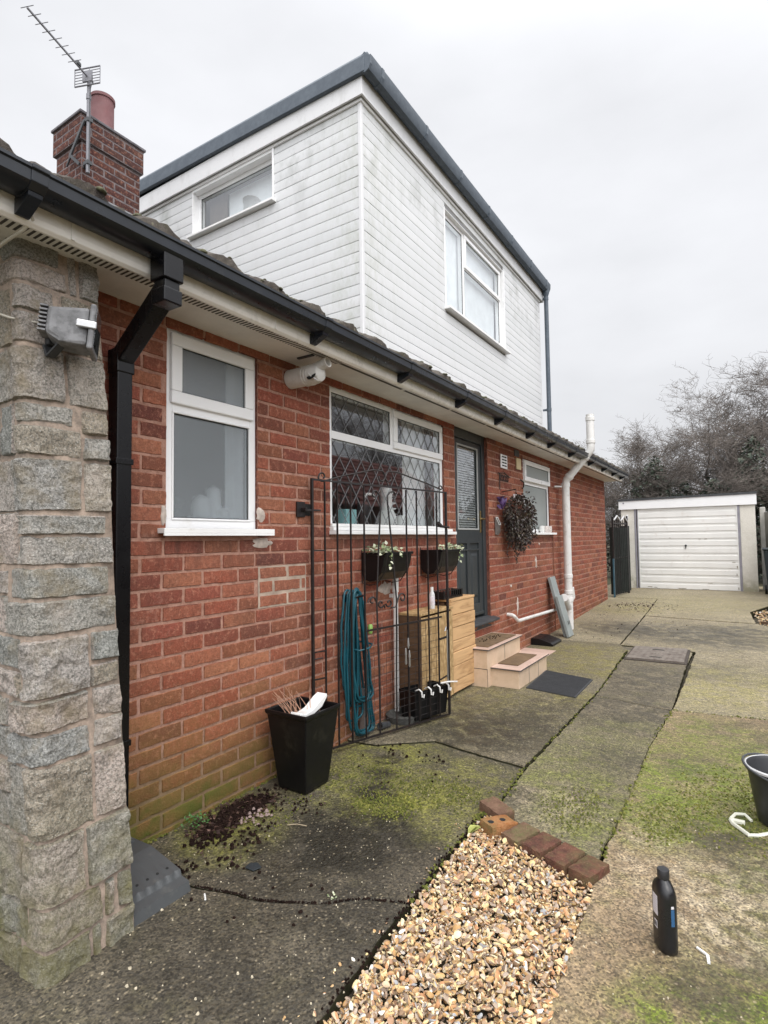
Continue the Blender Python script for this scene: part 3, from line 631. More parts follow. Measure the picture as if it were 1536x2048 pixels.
# ---- stone corner pier, battered: 0.45 m proud at the foot, 0.17 m at the eaves
PY0, PY1 = .88, 1.165
def px_(z): return .455-.125*z
def PP(u, z, h):
    """u>0 runs back along the side face, u<0 round the corner along the front"""
    k = max(-1.0, min(1.0, u/.022)); a = (1+k)/2*math.pi/2        # a=0 front normal (0,-1), a=pi/2 side normal (1,0)
    nx, ny = math.sin(a), -math.cos(a)
    if u >= 0: x, y = px_(z), PY0+u
    else: x, y = px_(z)+u, PY0
    rr = .012*(1-abs(k)); x -= rr*.8; y += rr*.8
    lean = .02*noise.noise(Vector((u*2.2, z*1.7, 9)))
    return (x+nx*(h+lean), y+ny*(h+lean), z)
rs = random.Random(21)
M = MB()
def stone(u0, u1, z0, z1):
    g_ = .0030
    u0 += g_*rs.uniform(.5, 1.1); u1 -= g_*rs.uniform(.5, 1.1); z0 += g_*rs.uniform(.4, 1.1); z1 -= g_*rs.uniform(.4, 1.1)
    if u1-u0 < .02 or z1-z0 < .02: return
    st = .0075; nu = max(3, int((u1-u0)/st)); nz = max(3, int((z1-z0)/st)); bulge = rs.uniform(.003, .014); ph = rs.uniform(0, 99); tx = rs.uniform(-.012, .012); tz = rs.uniform(-.012, .012)
    vs = []
    sk = [rs.uniform(-.008, .008) for _ in range(4)]
    for j in range(nz+1):
        fz = j/nz
        for i in range(nu+1):
            fu = i/nu; uu = u0+(u1-u0)*fu; zz = z0+(z1-z0)*fz
            zz += (sk[0]*(1-fu)+sk[1]*fu)*(1-2*abs(fz-.5)*0)*.6; uu += (sk[2]*(1-fz)+sk[3]*fz)*.5
            q = Vector((uu*1.0, zz, ph))
            e = min(fu*(u1-u0), (1-fu)*(u1-u0), fz*(z1-z0), (1-fz)*(z1-z0))
            wob = noise.noise(q*40)*.003
            uu += wob*(1 if e < .02 else .3); zz += noise.noise(q*40+Vector((5,5,5)))*.003
            prof = 1-max(0.0, 1-e/.0062)**2.0
            h = -.012+(bulge+.012)*prof
            if e > 0: h = max(h, .0) ; h += (noise.fractal(q*18, .6, 2.2, 5)*.0110 + (abs(noise.noise(q*9))*-.007) + tx*(fu-.5)+tz*(fz-.5))*min(1, e/.01)
            if e > .012: h = max(h, .002)
            vs.append(PP(uu, zz, h))
    w_ = nu+1; M.add(vs, [(j*w_+i, j*w_+i+1, (j+1)*w_+i+1, (j+1)*w_+i) for j in range(nz) for i in range(nu)])
zj = [-.04, .085, .20, .385, .60, .80, .985, 1.205, 1.385, 1.57, 1.755, 1.95, 2.17, 2.34]
for r_ in range(len(zj)-1):
    a, b_ = zj[r_], zj[r_+1]; H_ = b_-a
    quo = rs.uniform(.13, .20); fr_ = rs.uniform(.07, .16)
    if r_ % 2: quo, fr_ = rs.uniform(.14, .19), rs.uniform(.05, .09)
    if r_ in (6, 7): quo = .29
    # quoin wraps the corner, sometimes split in two beds
    if rs.random() < .42 and H_ > .15:
        s = a+H_*rs.uniform(.4, .65); stone(-fr_, quo, a, s); stone(-fr_*.8, quo*rs.uniform(.85,1), s, b_)
    else: stone(-fr_, quo, a, b_)
    if quo < .28:
        if rs.random() < .35 and H_ > .14:
            s = a+H_*rs.uniform(.4, .6); stone(quo, .29, a, s); stone(quo, .29, s, b_)
        else:
            if rs.random() < .3: mid = quo+.03; stone(quo, mid+.01, a, b_); stone(mid+.012, .29, a, b_)
            else: stone(quo, .29, a, b_)
    u = -fr_
    while u > -1.3:
        w_ = rs.uniform(.09, .28)
        if rs.random() < .4 and H_ > .14:
            s = a+H_*rs.uniform(.35, .65); stone(u-w_, u, a, s); stone(u-w_, u, s, b_)
        else: stone(u-w_, u, a, b_)
        u -= w_
# far returning edge of the pier
pier = M.build('stone_pier', M_STONE, H, smooth='auto', fixn=False)
pm = MB(); n = 60
vs = []; fs = []
for j in range(n+1):
    z = -.05+2.40*j/n; row = [(-1.6, PY0-.0), ]
    us = [-1.3, -.6, -.1, -.03, -.015, 0, .015, .03, .12, .2, .285]
    for u in us: vs.append(PP(u, z, -.004+.003*noise.noise(Vector((u*20, z*20, 0)))))
    vs.append((-.02, PY1, z)); 
k = 12
for j in range(n):
    for i in range(k-1): fs.append((j*k+i, j*k+i+1, (j+1)*k+i+1, (j+1)*k+i))
pm.add(vs, fs); pm.build('mortar', M_MORT3, pier, smooth=True, fixn=False)
fw = MB(); fw.box(-7.2, -.7, .90, .95, -.05, SZ); fw.build('front_wall', M_STONE, H)

# ---- eaves
EY0, EY1 = .25, 10.98
b = MB(); b.box(-.02, .302, EY0, EY1, SZ, SZ+.012); soff = b.build('soffit', M_SOFF, H, bevel=.002)
b = MB(); y = EY0+.02
while y < 2.6: b.box(.205, .262, y, y+.0085, SZ-.0012, SZ+.004); y += .021
while y < EY1: b.box(.225, .245, y, y+.7, SZ-.0012, SZ+.004); y += .74
b.build('vent_slot', simple('grey_slot', (.07,.065,.06), .9, bump=0), soff)
b = MB(); b.ext([(.300,2.296),(.318,2.290),(.334,2.300),(.338,2.318),(.336,2.45),(.300,2.45)], (EY0, EY1)); b.build('fascia', M_EAVEF, H, bevel=.003)
for yy in (.98, 1.95, 3.6, 5.2, 7.0):
    b = MB(); b.box(.334, .3405, yy, yy+.012, 2.30, 2.44); b.build('fascia_joint', M_EAVEF, H)
# gutter: ogee-like box section
def gprof(o=0): return [(.342,2.425),(.340-o,2.368-o*.6),(.352,2.350-o),(.395,2.342-o),(.432,2.350-o),(.449+o,2.366),(.4515+o,2.398),(.459+o,2.402),(.459+o,2.412+o),(.444,2.412+o),(.444,2.40)]
def gsheet(y0, y1, o):
    M = MB(); P = gprof(o); n = len(P)
    inner = [(.439,2.40),(.438,2.37),(.426,2.356),(.395,2.350),(.358,2.356),(.348,2.372),(.349,2.425)]
    pr = P+inner; M.ext(pr, (y0, y1)); return M
G = gsheet(EY0, EY1, 0).build('gutter', M_BLKPL, H, smooth='auto')
for yy in (.80, 2.20, 3.07, 3.93, 4.74, 5.60, 6.35, 7.24, 8.3, 9.2, 10.0, 10.7):
    M = gsheet(yy, yy+.05, .0035)
    M.ext([(.338,2.300),(.350,2.300),(.425,2.332),(.43,2.352),(.338,2.352)], (yy+.004, yy+.046))
    M.build('gutter_bracket', M_BLKPL, G, bevel=.002)
# downpipe
b = MB()
b.box(.352, .438, 1.265, 1.352, 2.262, 2.36)
b.box(.362, .428, 1.275, 1.342, 2.20, 2.27)
b.bar((.395,1.3085,2.235), (.062,1.335,2.035), .066, .070, up=(0,1,0))
b.box(.356, .434, 1.268, 1.349, 2.175, 2.232)
b.box(.026, .098, 1.296, 1.374, 1.975, 2.075)
b.box(.029, .094, 1.300, 1.367, .055, 1.99)
dp = b.build('downpipe', M_BLKGL, H, bevel=.005)
for zz in (1.60, .47):
    b = MB(); b.box(.024, .098, 1.295, 1.372, zz, zz+.024); b.box(.0, .03, 1.235, 1.30, zz+.003, zz+.02); b.lathe([(0,-.004),(.006,-.003),(.007,.0)], (.035, 1.247, zz+.011), 10, M3=Matrix.Rotation(R(90),3,'Y'))
    b.build('pipe_clip', M_BLKGL, dp, bevel=.002)
b = MB(); b.tube([(.006,1.262,z) for z in (2.3,1.9,1.5,1.1,.7,.4,.02)], .004, 6); b.build('cable', M_BLKPL, dp)

# ---- roof of interlocking tiles
RX0, RZ0, PITCH = .372, 2.440, R(29.0)
def roof_h(s, y):
    per = .30; f = (y/per+.37*math.floor(s/.30)*0) % 1.0
    roll = .030*max(0, math.sin(math.pi*min(1, f/.62)))**.8 - .004*(f > .62)
    fs_ = (s/.30) % 1.0
    nz = .009*noise.noise(Vector((y*7, s*5, 1)))+.010*noise.noise(Vector((y*31, s*22, 4)))+.007*noise.noise(Vector((y*70, s*60, 4)))
    return roll + .022*(1-fs_) + nz
def roof(y0, y1, ys, smax, first=1.2, ss=.03):
    M = MB(); S = []
    s = 0.0
    while s < smax:
        S.append(s)
        k = (s/.30) % 1
        s += ss if s < first else .06
    Y = np.arange(y0, y1+ys/2, ys); vs = []
    c_, sn = math.cos(PITCH), math.sin(PITCH)
    for s in S:
        for y in Y:
            h = roof_h(s+1e-4, y); vs.append((RX0-s*c_+h*sn, y, RZ0+s*sn+h*c_))
    n = len(Y); base = len(vs)
    for y in Y: vs.append((RX0-.002, y, RZ0-.012))
    fs = [(j*n+i, j*n+i+1, (j+1)*n+i+1, (j+1)*n+i) for j in range(len(S)-1) for i in range(n-1)]+[(base+i, base+i+1, i+1, i) for i in range(n-1)]
    return M.add(vs, fs)
t = NT('mossy_concrete_tile')
c = t.mix(t.rng(t.noise(14, 5, .7), .35, .65), (.060,.050,.044), (.125,.110,.095))
c = t.mix(t.rng(t.noise(9, 6, .75), .5, .66, 0, .8), c, (.062,.058,.032))
c = t.mix(t.rng(t.noise(55, 3, .7), .62, .74, 0, .8), c, (.30,.28,.20))
M_TILES = t.fin(c, .9, t.bump(t.noise(60, 5, .75), .8, .012), spec=.2)
SM = (RX0+3.75)/math.cos(PITCH)
rf = roof(.30, 10.95, .016, SM).build('roof', M_TILES, H, smooth=True, fixn=False)
b = MB(); zr = RZ0+SM*math.sin(PITCH)
b.add([(-3.75,.30,zr+.03),(-3.75,10.95,zr+.03),(-7.9,.30,2.40),(-7.9,10.95,2.40)], [(0,1,3,2)])
b.build('back_roof_slope', M_TILES, H, fixn=False)
b = MB()   # moss and lichen lumps along the eaves course
rs = random.Random(2)
for _ in range(150):
    y = rs.uniform(.35, 10.8); s = rs.uniform(0, .1); r_ = rs.uniform(.008, .022)
    h = roof_h(s, y); c0 = Vector((RX0-s*math.cos(PITCH)+h*math.sin(PITCH), y, RZ0+s*math.sin(PITCH)+h*math.cos(PITCH)))
    b.lathe([(r_*1.1,-.3*r_),(r_*.95,.15*r_),(r_*.6,.45*r_),(0,.55*r_)], c0, 7)
kind(b.build('moss', simple('roof_moss', (.085,.082,.045), .95, .4, 40, .8, 120, bd=.008), rf, smooth=True), 'stuff')
b = MB(); b.add([(.336,10.93,2.30),(.336,10.93,2.45),(-3.75,10.93,zr),(-3.75,10.93,zr-.16)], [(0,1,2,3)]); b.add([(.336,10.96,2.30),(.336,10.96,2.45),(-3.75,10.96,zr),(-3.75,10.96,zr-.16)], [(0,3,2,1)])
b.build('bargeboard', M_FASC, H, fixn=False)
b = MB(); b.box(-.02, .30, EY1, WY1+.12, SZ, SZ+.012); b.build('soffit_end', M_SOFF, H)
b = MB(); b.add([(0,WY1,2.32),(-7.2,WY1,2.32),(-3.75,WY1,4.55)], [(0,1,2)]); b.build('gable_top', M_BRICK, H, fixn=False)

# ---- windows of the long wall (plane x = const)
def rect_frame(M, x0, x1, y0, y1, z0, z1, w, wb=None, wt=None):
    wb = wb or w; wt = wt or w
    M.box(x0, x1, y0, y1, z1-wt, z1); M.box(x0, x1, y0, y1, z0, z0+wb); M.box(x0, x1, y0, y0+w, z0+wb, z1-wt); M.box(x0, x1, y1-w, y1, z0+wb, z1-wt)
def glaze(name, x, y0, y1, z0, z1, mat, parent, bead=True):
    b = MB(); b.add([(x-.002,y0,z0),(x-.002,y1,z0),(x-.002,y1,z1),(x-.002,y0,z1)], [(0,1,2,3)]); g = b.build(name, mat, parent, fixn=False)
    b = MB(); rect_frame(b, x-.002, x+.0035, y0-.001, y1+.001, z0-.001, z1+.001, .0045); b.build('gasket', M_SLOT, parent)
    return g
def whole_frame(y0, y1, z0, z1, x=-.022):
    b = MB(); rect_frame(b, x-.065, x, y0, y1, z0, z1, .042); return b
# bathroom window (nearest)
b = whole_frame(1.60, 2.17, 1.345, 2.285); b.box(-.087, -.022, 1.642, 2.128, 1.888, 1.935); win = b.build('window', M_UPVC, H, bevel=.003)
b = MB(); rect_frame(b, -.05, -.004, 1.628, 2.145, 1.928, 2.262, .060); b.build('sash', M_UPVC, win, bevel=.006)
b = MB(); rect_frame(b, -.03, -.016, 1.640, 2.130, 1.385, 1.895, .010); b.build('beading', M_UPVC, win, bevel=.003)
glaze('pane', -.018, 1.686, 2.087, 1.988, 2.202, M_FROST, win)
glaze('pane', -.030, 1.650, 2.120, 1.395, 1.885, M_FROST, win)
b = MB(); b.box(-.03, .048, 1.555, 2.245, 1.322, 1.345); b.box(.040, .048, 1.555, 2.245, 1.310, 1.322); b.build('sill', M_SILL, H, bevel=.002)
# kitchen window, leaded
b = whole_frame(2.80, 4.41, 1.345, 2.285); b.box(-.087, -.022, 2.842, 4.368, 1.94, 1.992); b.box(-.087, -.022, 3.556, 3.60, 1.992, 2.243); win = b.build('window', M_UPVC, H, bevel=.003)
b = MB(); rect_frame(b, -.05, -.004, 3.588, 4.396, 1.970, 2.262, .052); b.build('sash', M_UPVC, win, bevel=.006)
glaze('pane', -.030, 2.842, 3.556, 1.992, 2.243, M_GLASS, win)
glaze('pane', -.018, 3.640, 4.344, 2.022, 2.210, M_GLASS, win)
glaze('pane', -.030, 2.842, 4.368, 1.387, 1.94, M_GLASS, win)
def lattice(x, y0, y1, z0, z1, dy, dz):
    M = MB(); w = .0042
    def clip(p, q):
        # p,q=(y,z) line clipped to rect (Liang-Barsky)
        t0, t1 = 0, 1; dx = q[0]-p[0]; dzz = q[1]-p[1]
        for pp, qq in ((-dx, p[0]-y0), (dx, y1-p[0]), (-dzz, p[1]-z0), (dzz, z1-p[1])):
            if abs(pp) < 1e-9:
                if qq < 0: return None
            else:
                r_ = qq/pp
                if pp < 0: t0 = max(t0, r_)
                else: t1 = min(t1, r_)
        if t0 >= t1: return None
        return (p[0]+dx*t0, p[1]+dzz*t0), (p[0]+dx*t1, p[1]+dzz*t1)
    Hh = z1-z0; run = Hh/dz*dy
    k = -int(run/dy)-2
    while k*dy+y0 < y1+run:
        a = y0+k*dy
        for p, q in (((a, z0), (a+run, z1)), ((a, z1), (a+run, z0))):
            c_ = clip(p, q)
            if c_ and math.dist(*c_) > .01:
                M.bar((x, c_[0][0], c_[0][1]), (x, c_[1][0], c_[1][1]), w, .0025, up=(1,0,0))
        k += 1
    return M
lattice(-.0285, 2.842, 3.556, 1.992, 2.243, .125, .163).build('leading', M_LEAD, win)
lattice(-.0165, 3.640, 4.344, 2.022, 2.210, .125, .163).build('leading', M_LEAD, win)
lattice(-.0285, 2.842, 4.368, 1.387, 1.94, .125, .163).build('leading', M_LEAD, win)
b = MB(); b.box(-.03, .012, 2.80, 4.44, 1.368, 1.388); b.box(-.03, .028, 2.79, 4.50, 1.345, 1.366); b.box(-.03, .052, 2.785, 4.53, 1.318, 1.343); b.build('sill', M_SILL, H, bevel=.003)
# small far window
b = whole_frame(6.50, 7.56, 1.345, 2.235); b.box(-.087, -.022, 6.54, 7.52, 1.925, 1.97); win = b.build('window', M_UPVC, H, bevel=.003)
b = MB(); rect_frame(b, -.05, .018, 6.52, 7.54, 1.965, 2.215, .055); b.build('sash', M_UPVC, win, bevel=.006)
glaze('pane', .004, 6.575, 7.485, 2.02, 2.16, M_FROST2, win)
glaze('pane', -.030, 6.54, 7.50, 1.387, 1.925, M_FROST2, win)
b = MB(); b.box(-.03, .055, 6.45, 7.66, 1.318, 1.345); b.build('sill', M_SILL, H, bevel=.003)

# ---- back door
dx = -.050
b = MB(); b.box(dx-.06, dx+.012, 4.63, 4.675, .50, 2.33); b.box(dx-.06, dx+.012, 5.345, 5.41, .50, 2.33); b.box(dx-.06, dx+.012, 4.675, 5.345, 2.235, 2.33)
fr_ = b.build('door_frame', M_ANTH, H, bevel=.004)
b = MB(); x0, x1 = dx-.05, dx-.004
b.box(x0, x1, 4.678, 4.775, .52, 2.232); b.box(x0, x1, 5.262, 5.342, .52, 2.232); b.box(x0, x1, 4.775, 5.262, 2.185, 2.232); b.box(x0, x1, 4.775, 5.262, 1.235, 1.365)
b.box(x0, x1, 4.775, 5.262, .52, .64); b.box(x0, x1, 4.98, 5.05, .64, 1.235); b.box(x0, x1-.018, 4.775, 5.262, .64, 1.235)
for ya, yb in ((4.80, 4.955), (5.075, 5.237)):
    b.add([(x1-.018,ya,.70),(x1-.018,yb,.70),(x1-.018,yb,1.14),(x1-.018,ya,1.14),(x1-.003,ya+.028,.728),(x1-.003,yb-.028,.728),(x1-.003,yb-.028,1.112),(x1-.003,ya+.028,1.112)], [(0,1,5,4),(1,2,6,5),(2,3,7,6),(3,0,4,7),(4,5,6,7)])
b.box(x1, x1+.012, 4.70, 5.33, .53, .556); b.box(x1, x1+.006, 4.79, 5.25, 1.165, 1.18)
door = b.build('door', M_ANTH, H, bevel=.004)
b = MB(); b.add([(x1-.014,4.775,1.365),(x1-.014,5.262,1.365),(x1-.014,5.262,2.185),(x1-.014,4.775,2.185)], [(0,1,2,3)]); b.build('pane', M_GLASS, door, fixn=False)
b = MB(); rect_frame(b, x1-.006, x1+.005, 4.775, 5.262, 1.365, 2.185, .016); b.build('glazing_bead', M_BLIND, door, bevel=.002)
for i in range(34):
    b = MB(); z = 1.38+i*.0237; b.obox((x1-.034, 5.018, z), (.024, .47, .0015), Matrix.Rotation(R(52), 3, 'Y')); b.build('blind_slat', M_BLIND, door)
b = MB(); b.box(x1, x1+.008, 5.292, 5.318, 1.34, 1.56); b.tube([(x1+.005,5.305,1.475),(x1+.05,5.305,1.475),(x1+.055,5.29,1.475),(x1+.055,5.20,1.478)], .009, 8); b.build('handle', M_BRASS, door, bevel=.002)
b = MB(); b.ext([(-.12,.452),(.062,.452),(.066,.462),(.066,.474),(-.035,.500),(-.12,.500)], (4.585, 5.475)); b.build('door_sill', M_DKGRY, H, bevel=.003)
b = MB(); b.box(-.03, -.0, 4.63, 5.41, .40, .452); b.build('sill_brick', M_DKGRY, H)
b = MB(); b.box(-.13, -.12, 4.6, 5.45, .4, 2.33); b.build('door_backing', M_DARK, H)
# louvre vent and air brick covers
b = MB(); b.box(.003, .016, 5.745, 5.935, 2.04, 2.19)
lv = b.build('vent_cover', M_UPVC, H, bevel=.003)
b = MB()
for i in range(4):
    z = 2.062+i*.032
    for s in (0, .072): b.box(.015, .018, 5.772+s, 5.832+s, z, z+.014)
b.build('louvre', M_SLOT, lv)
b = MB(); b.box(.003, .018, 6.24, 6.385, 2.075, 2.205); b.build('vent_cover', M_YELV, H, bevel=.004)
b = MB(); b.box(.001, .006, 6.20, 6.36, 2.225, 2.30); b.build('air_brick', M_DKGRY, H)
b = MB(); b.box(-.005, .004, 2.52, 2.60, 1.43, 1.50); b.build('air_brick', M_SLOT, H)

# ---- dormer
DX, DY0, DY1, DZB, DZT = -.60, 4.05, 9.30, 2.6, 5.295
BX1 = -5.3
def clad(P, u0, u1, z0, z1, holes, pitch=.1005, flip=False):
    M = MB(); z = z1
    while z > z0:
        zb = max(z0, z-pitch); cuts = [(a, b_) for a, b_, c_, d in holes if c_ < z-.01 and d > zb+.01]
        segs = [(u0, u1)]
        for ca, cb in cuts:
            ns = []
            for s_, e_ in segs:
                if cb <= s_ or ca >= e_: ns.append((s_, e_))
                else:
                    if ca > s_: ns.append((s_, ca))
                    if cb < e_: ns.append((cb, e_))
            segs = ns
        for s_, e_ in segs:
            n = max(1, int((e_-s_)/.5)); pr = [(zb, -.0115), (zb+.006, -.0115), (zb+.0085, -.001), (zb+.014, 0), (z-.0005, .0008), (z, -.0115)]
            vs = []
            wv = [rs.uniform(-.0012, .0012) for _ in range(n+1)]
            for i in range(n+1):
                u = s_+(e_-s_)*i/n
                for zz, h in pr: vs.append(P(u, zz, h+wv[i]))
            k = len(pr); fs = [(i*k+j, (i+1)*k+j, (i+1)*k+j+1, i*k+j+1) for i in range(n) for j in range(k-1)]
            M.add(vs, fs)
        z = zb
    return M
PS = lambda u, z, h: (DX+h, u, z)
PF = lambda u, z, h: (u, DY0-h, z)
FH = (-2.935, -1.690, 4.72, 5.285)      # window in the dormer front
SH = (5.735, 7.60, 3.945, 5.135)         # window in the dormer side
cs = clad(PS, DY0+.03, DY1, DZB, DZT-.005, [SH]).build('dormer_cladding', M_CLAD, H, smooth='auto', fixn=False)
cf_ = clad(PF, BX1, DX-.03, DZB, DZT-.005, [FH]).build('dormer_cladding', M_CLAD, H, smooth='auto', fixn=False)
b = MB()
for (P, a, c_, hs) in ((PS, DY0+.03, DY1, SH), (PF, BX1, DX-.03, FH)):
    for ya, yb, za, zb in ((a, hs[0], DZB, DZT), (hs[1], c_, DZB, DZT), (hs[0], hs[1], DZB, hs[2]), (hs[0], hs[1], hs[3], DZT)):
        b.add([P(ya, za, -.012), P(yb, za, -.012), P(yb, zb, -.012), P(ya, zb, -.012)], [(0,1,2,3)])
b.build('board_backing', M_GROOVE, H, fixn=False)
b = MB(); b.ext([(DX-.032,DZB),(DX+.006,DZB),(DX+.006,DZT),(DX-.032,DZT)], (DY0-.006, DY0+.032)); b.build('corner_trim', M_FASC, H, bevel=.006)
b = MB(); b.box(DX-.03, DX+.004, DY1, DY1+.03, DZB, DZT); b.box(BX1, DX-.03, DY1+.0, DY1+.02, DZB, DZT); b.build('dormer_end', M_FASC, H, bevel=.003)
OH = .055
b = MB(); b.box(BX1, DX+OH, DY0-OH, DY0-OH+.018, DZT-.005, 5.48); b.box(DX+OH-.018, DX+OH, DY0-OH+.018, DY1+.10, DZT-.005, 5.48); b.build('dormer_fascia', M_FASC, H, bevel=.003)
b = MB(); b.box(BX1, DX+OH-.018, DY0-OH+.018, DY1+.10, DZT, DZT+.012); b.build('dormer_soffit', simple('grey_soffit', (.30,.30,.29), .6, .2), H)
b = MB(); b.box(BX1, DX+.002, DY0-.022, DY0-.002, DZT-.03, DZT-.001); b.box(DX+.002, DX+.022, DY0-.022, DY1, DZT-.03, DZT-.001); b.build('cover_strip', M_UPVC, H, bevel=.004)
# felt kerb along the front edge, roof deck behind
b = MB(); b.extx([(DY0-OH-.038,5.455),(DY0-OH-.002,5.450),(DY0-OH+.10,5.55),(DY0-OH+.10,5.675),(DY0-OH+.02,5.675),(DY0-OH-.038,5.60)], BX1, DX+OH+.05); b.v = [(x, y, z+max(0, DX-x)*.018) for x, y, z in b.v]; b.build('roof_kerb', M_TRIM, H, bevel=.006)
b = MB(); b.box(BX1, DX+OH+.03, DY0, DY1+.10, 5.48, 5.64); b.build('flat_roof', M_TRIM, H, bevel=.01)
# side gutter with brackets and downpipe
b = MB(); pr = [(DX+OH+.001,5.60),(DX+OH+.001,5.50),(DX+OH+.018,5.455),(DX+OH+.055,5.440),(DX+OH+.095,5.455),(DX+OH+.115,5.50),(DX+OH+.119,5.58),(DX+OH+.104,5.58),(DX+OH+.10,5.52),(DX+OH+.055,5.46),(DX+OH+.015,5.52),(DX+OH+.012,5.60)]
b.ext(pr, (DY0-OH-.01, DY1+.12)); dg = b.build('dormer_gutter', M_TRIM, H, smooth='auto')
b = MB(); b.ext([(x, z) for x, z in pr[:8]]+[(DX+OH+.05,5.635)], (DY0-OH-.032, DY0-OH-.004)); b.build('gutter_stop', M_TRIM, dg, bevel=.003)
for yy in (4.15, 5.0, 5.85, 6.7, 7.55, 8.4, 9.2):
    b = MB(); cx, cz = DX+OH+.058, 5.52
    b.ext([(x+(x-cx)*.08, z+(z-cz)*.08) for x, z in pr[:8]]+[(DX+OH+.05,5.62)], (yy, yy+.04)); b.build('gutter_bracket', M_TRIM, dg, bevel=.003)
b = MB(); px0 = DX+OH+.055; b.lathe([(.036,0),(.036,2.80)], (px0, DY1+.05, 2.68), 16)
for zz in (5.30, 3.4): b.lathe([(.041,0),(.041,.05)], (px0, DY1+.05, zz), 16); b.box(px0-.10, px0-.02, DY1+.035, DY1+.065, zz+.01, zz+.04)
b.lathe([(.036,0),(.055,.06),(.055,.12)], (px0, DY1+.05, 5.36), 16)
b.build('dormer_downpipe', M_TRIM, H, smooth='auto')
# dormer side window
ya, yb, za, zb = SH
b = MB(); b.box(DX-.11, DX-.0, ya-.001, ya+.012, za, zb); b.box(DX-.11, DX-.0, yb-.012, yb+.001, za, zb); b.box(DX-.11, DX, ya+.012, yb-.012, zb-.012, zb); b.box(DX-.11, DX, ya+.012, yb-.012, za, za+.012)
b.box(DX, DX+.010, ya-.03, ya, za-.02, zb+.0); b.box(DX, DX+.010, yb, yb+.04, za-.02, zb); 
b.build('window_lining', M_UPVC, H, bevel=.003)
b = MB(); X1 = DX-.045; rect_frame(b, X1-.06, X1, ya+.012, yb-.012, za+.012, zb-.012, .05); b.box(X1-.06, X1, 6.30, 6.365, za+.06, zb-.06); b.box(X1-.06, X1, 6.365, yb-.06, 4.66, 4.71)
win = b.build('window', M_UPVC, H, bevel=.004)
b = MB(); rect_frame(b, X1-.03, X1+.018, 6.35, yb-.03, 4.675, zb-.03, .05); b.build('sash', M_UPVC, win, bevel=.006)
for q in ((ya+.062, 6.30, za+.062, zb-.062), (6.40, yb-.08, 4.725, zb-.08), (6.365, yb-.062, za+.062, 4.66)): glaze('pane', X1-.005, *q, M_GLASS, win)
b = MB(); b.box(X1-.10, X1-.08, ya+.06, yb-.06, za+.05, zb-.05); b.build('added_pale_panel', M_CURT, H)  # added whitish panel close behind the panes to brighten the side window
b = MB(); b.box(DX-.05, DX+.075, ya-.04, yb+.06, za-.03, za-.002); b.build('sill', M_SILL, H, bevel=.003)
# dormer front window
xa, xb, za, zb = FH
b = MB(); Yb = DY0+.11
b.box(xa-.001, xa+.012, DY0-.004, Yb, za, zb); b.box(xb-.012, xb+.001, DY0-.004, Yb, za, zb); b.box(xa+.012, xb-.012, DY0-.004, Yb, zb-.05, zb); b.box(xa+.012, xb-.012, DY0, Yb, za, za+.012)
b.box(xb, xb+.02, DY0-.014, DY0, za-.0, zb+.05)
b.build('window_lining', M_UPVC, H, bevel=.003)
b = MB(); Y0 = DY0+.07
def ff(M, x0, x1, z0, z1, w, y0=Y0, y1=Y0+.06):
    M.box(x0, x1, y0, y1, z1-w, z1); M.box(x0, x1, y0, y1, z0, z0+w); M.box(x0, x0+w, y0, y1, z0+w, z1-w); M.box(x1-w, x1, y0, y1, z0+w, z1-w)
ff(b, xa+.012, xb-.012, za+.012, zb-.05, .045); win = b.build('window', M_UPVC, H, bevel=.004)
b = MB(); b.add([(xa+.057,Y0+.02,za+.057),(xb-.057,Y0+.02,za+.057),(xb-.057,Y0+.02,zb-.095),(xa+.057,Y0+.02,zb-.095)], [(0,1,2,3)]); b.build('pane', M_GLASS, win, fixn=False)
b = MB(); ff(b, xa+.055, xb-.055, za+.055, zb-.093, .005, Y0+.014, Y0+.02); b.build('gasket', M_SLOT, win)
b = MB(); b.box(xa+.06, xa+.34, DY0+.20, DY0+.22, za-.2, zb+.1); b.build('curtain', M_BROWNC, H)
b = MB(); b.box(xa+.35, xb-.02, DY0+.23, DY0+.25, za-.2, zb+.1); b.build('sky_reflection_panel', M_CURT, H)  # added light panel, its white stands in for sky reflected in the pane
b = MB(); b.box(xa-.03, xb+.04, DY0-.06, Y0, za-.024, za-.001); b.build('sill', M_SILL, H, bevel=.003)
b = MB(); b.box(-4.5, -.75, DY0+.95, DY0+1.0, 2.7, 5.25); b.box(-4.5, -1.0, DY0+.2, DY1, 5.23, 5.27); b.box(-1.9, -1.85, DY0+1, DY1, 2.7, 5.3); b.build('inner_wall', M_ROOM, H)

# ---- chimney
CX0, CX1, CY0, CY1, CZ0, CZ1 = -3.46, -3.0, 2.82, 3.44, 4.0, 5.405
rs = random.Random(8)
step = 5.175
M = MB(); S = MB()
def stack(x0, x1, y0, y1, z0, z1, seed):
    r2 = random.Random(seed); A = brickwork(lambda u, z, h: (x1+h, u, z), y0, y1, z0, z1, [], r2); B = brickwork(lambda u, z, h: (x1-(u), y0-h, z), .0, x1-x0, z0, z1, [], r2)
    C_ = brickwork(lambda u, z, h: (x1-(u), y1+h, z), .0, x1-x0, z0, z1, [], r2)
    for q in (A, B, C_): M.add(q.v, q.f)
    S.box(x0, x1-.0035, y0+.0035, y1-.0035, z0, z1)
stack(CX0, CX1, CY0, CY1, CZ0, step-.03, 1); stack(CX0-.025, CX1+.025, CY0-.025, CY1+.025, step-.03, CZ1-.012, 2)
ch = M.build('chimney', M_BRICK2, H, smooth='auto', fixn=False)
S.build('chimney_core', M_MORT2, ch)
b = MB(); b.box(CX0-.04, CX1+.04, CY0-.04, CY1+.04, CZ1-.012, CZ1+.015); b.build('chimney_cap', simple('cap_mortar', (.13,.12,.13), .9, .3, 12, .4), ch, bevel=.006)
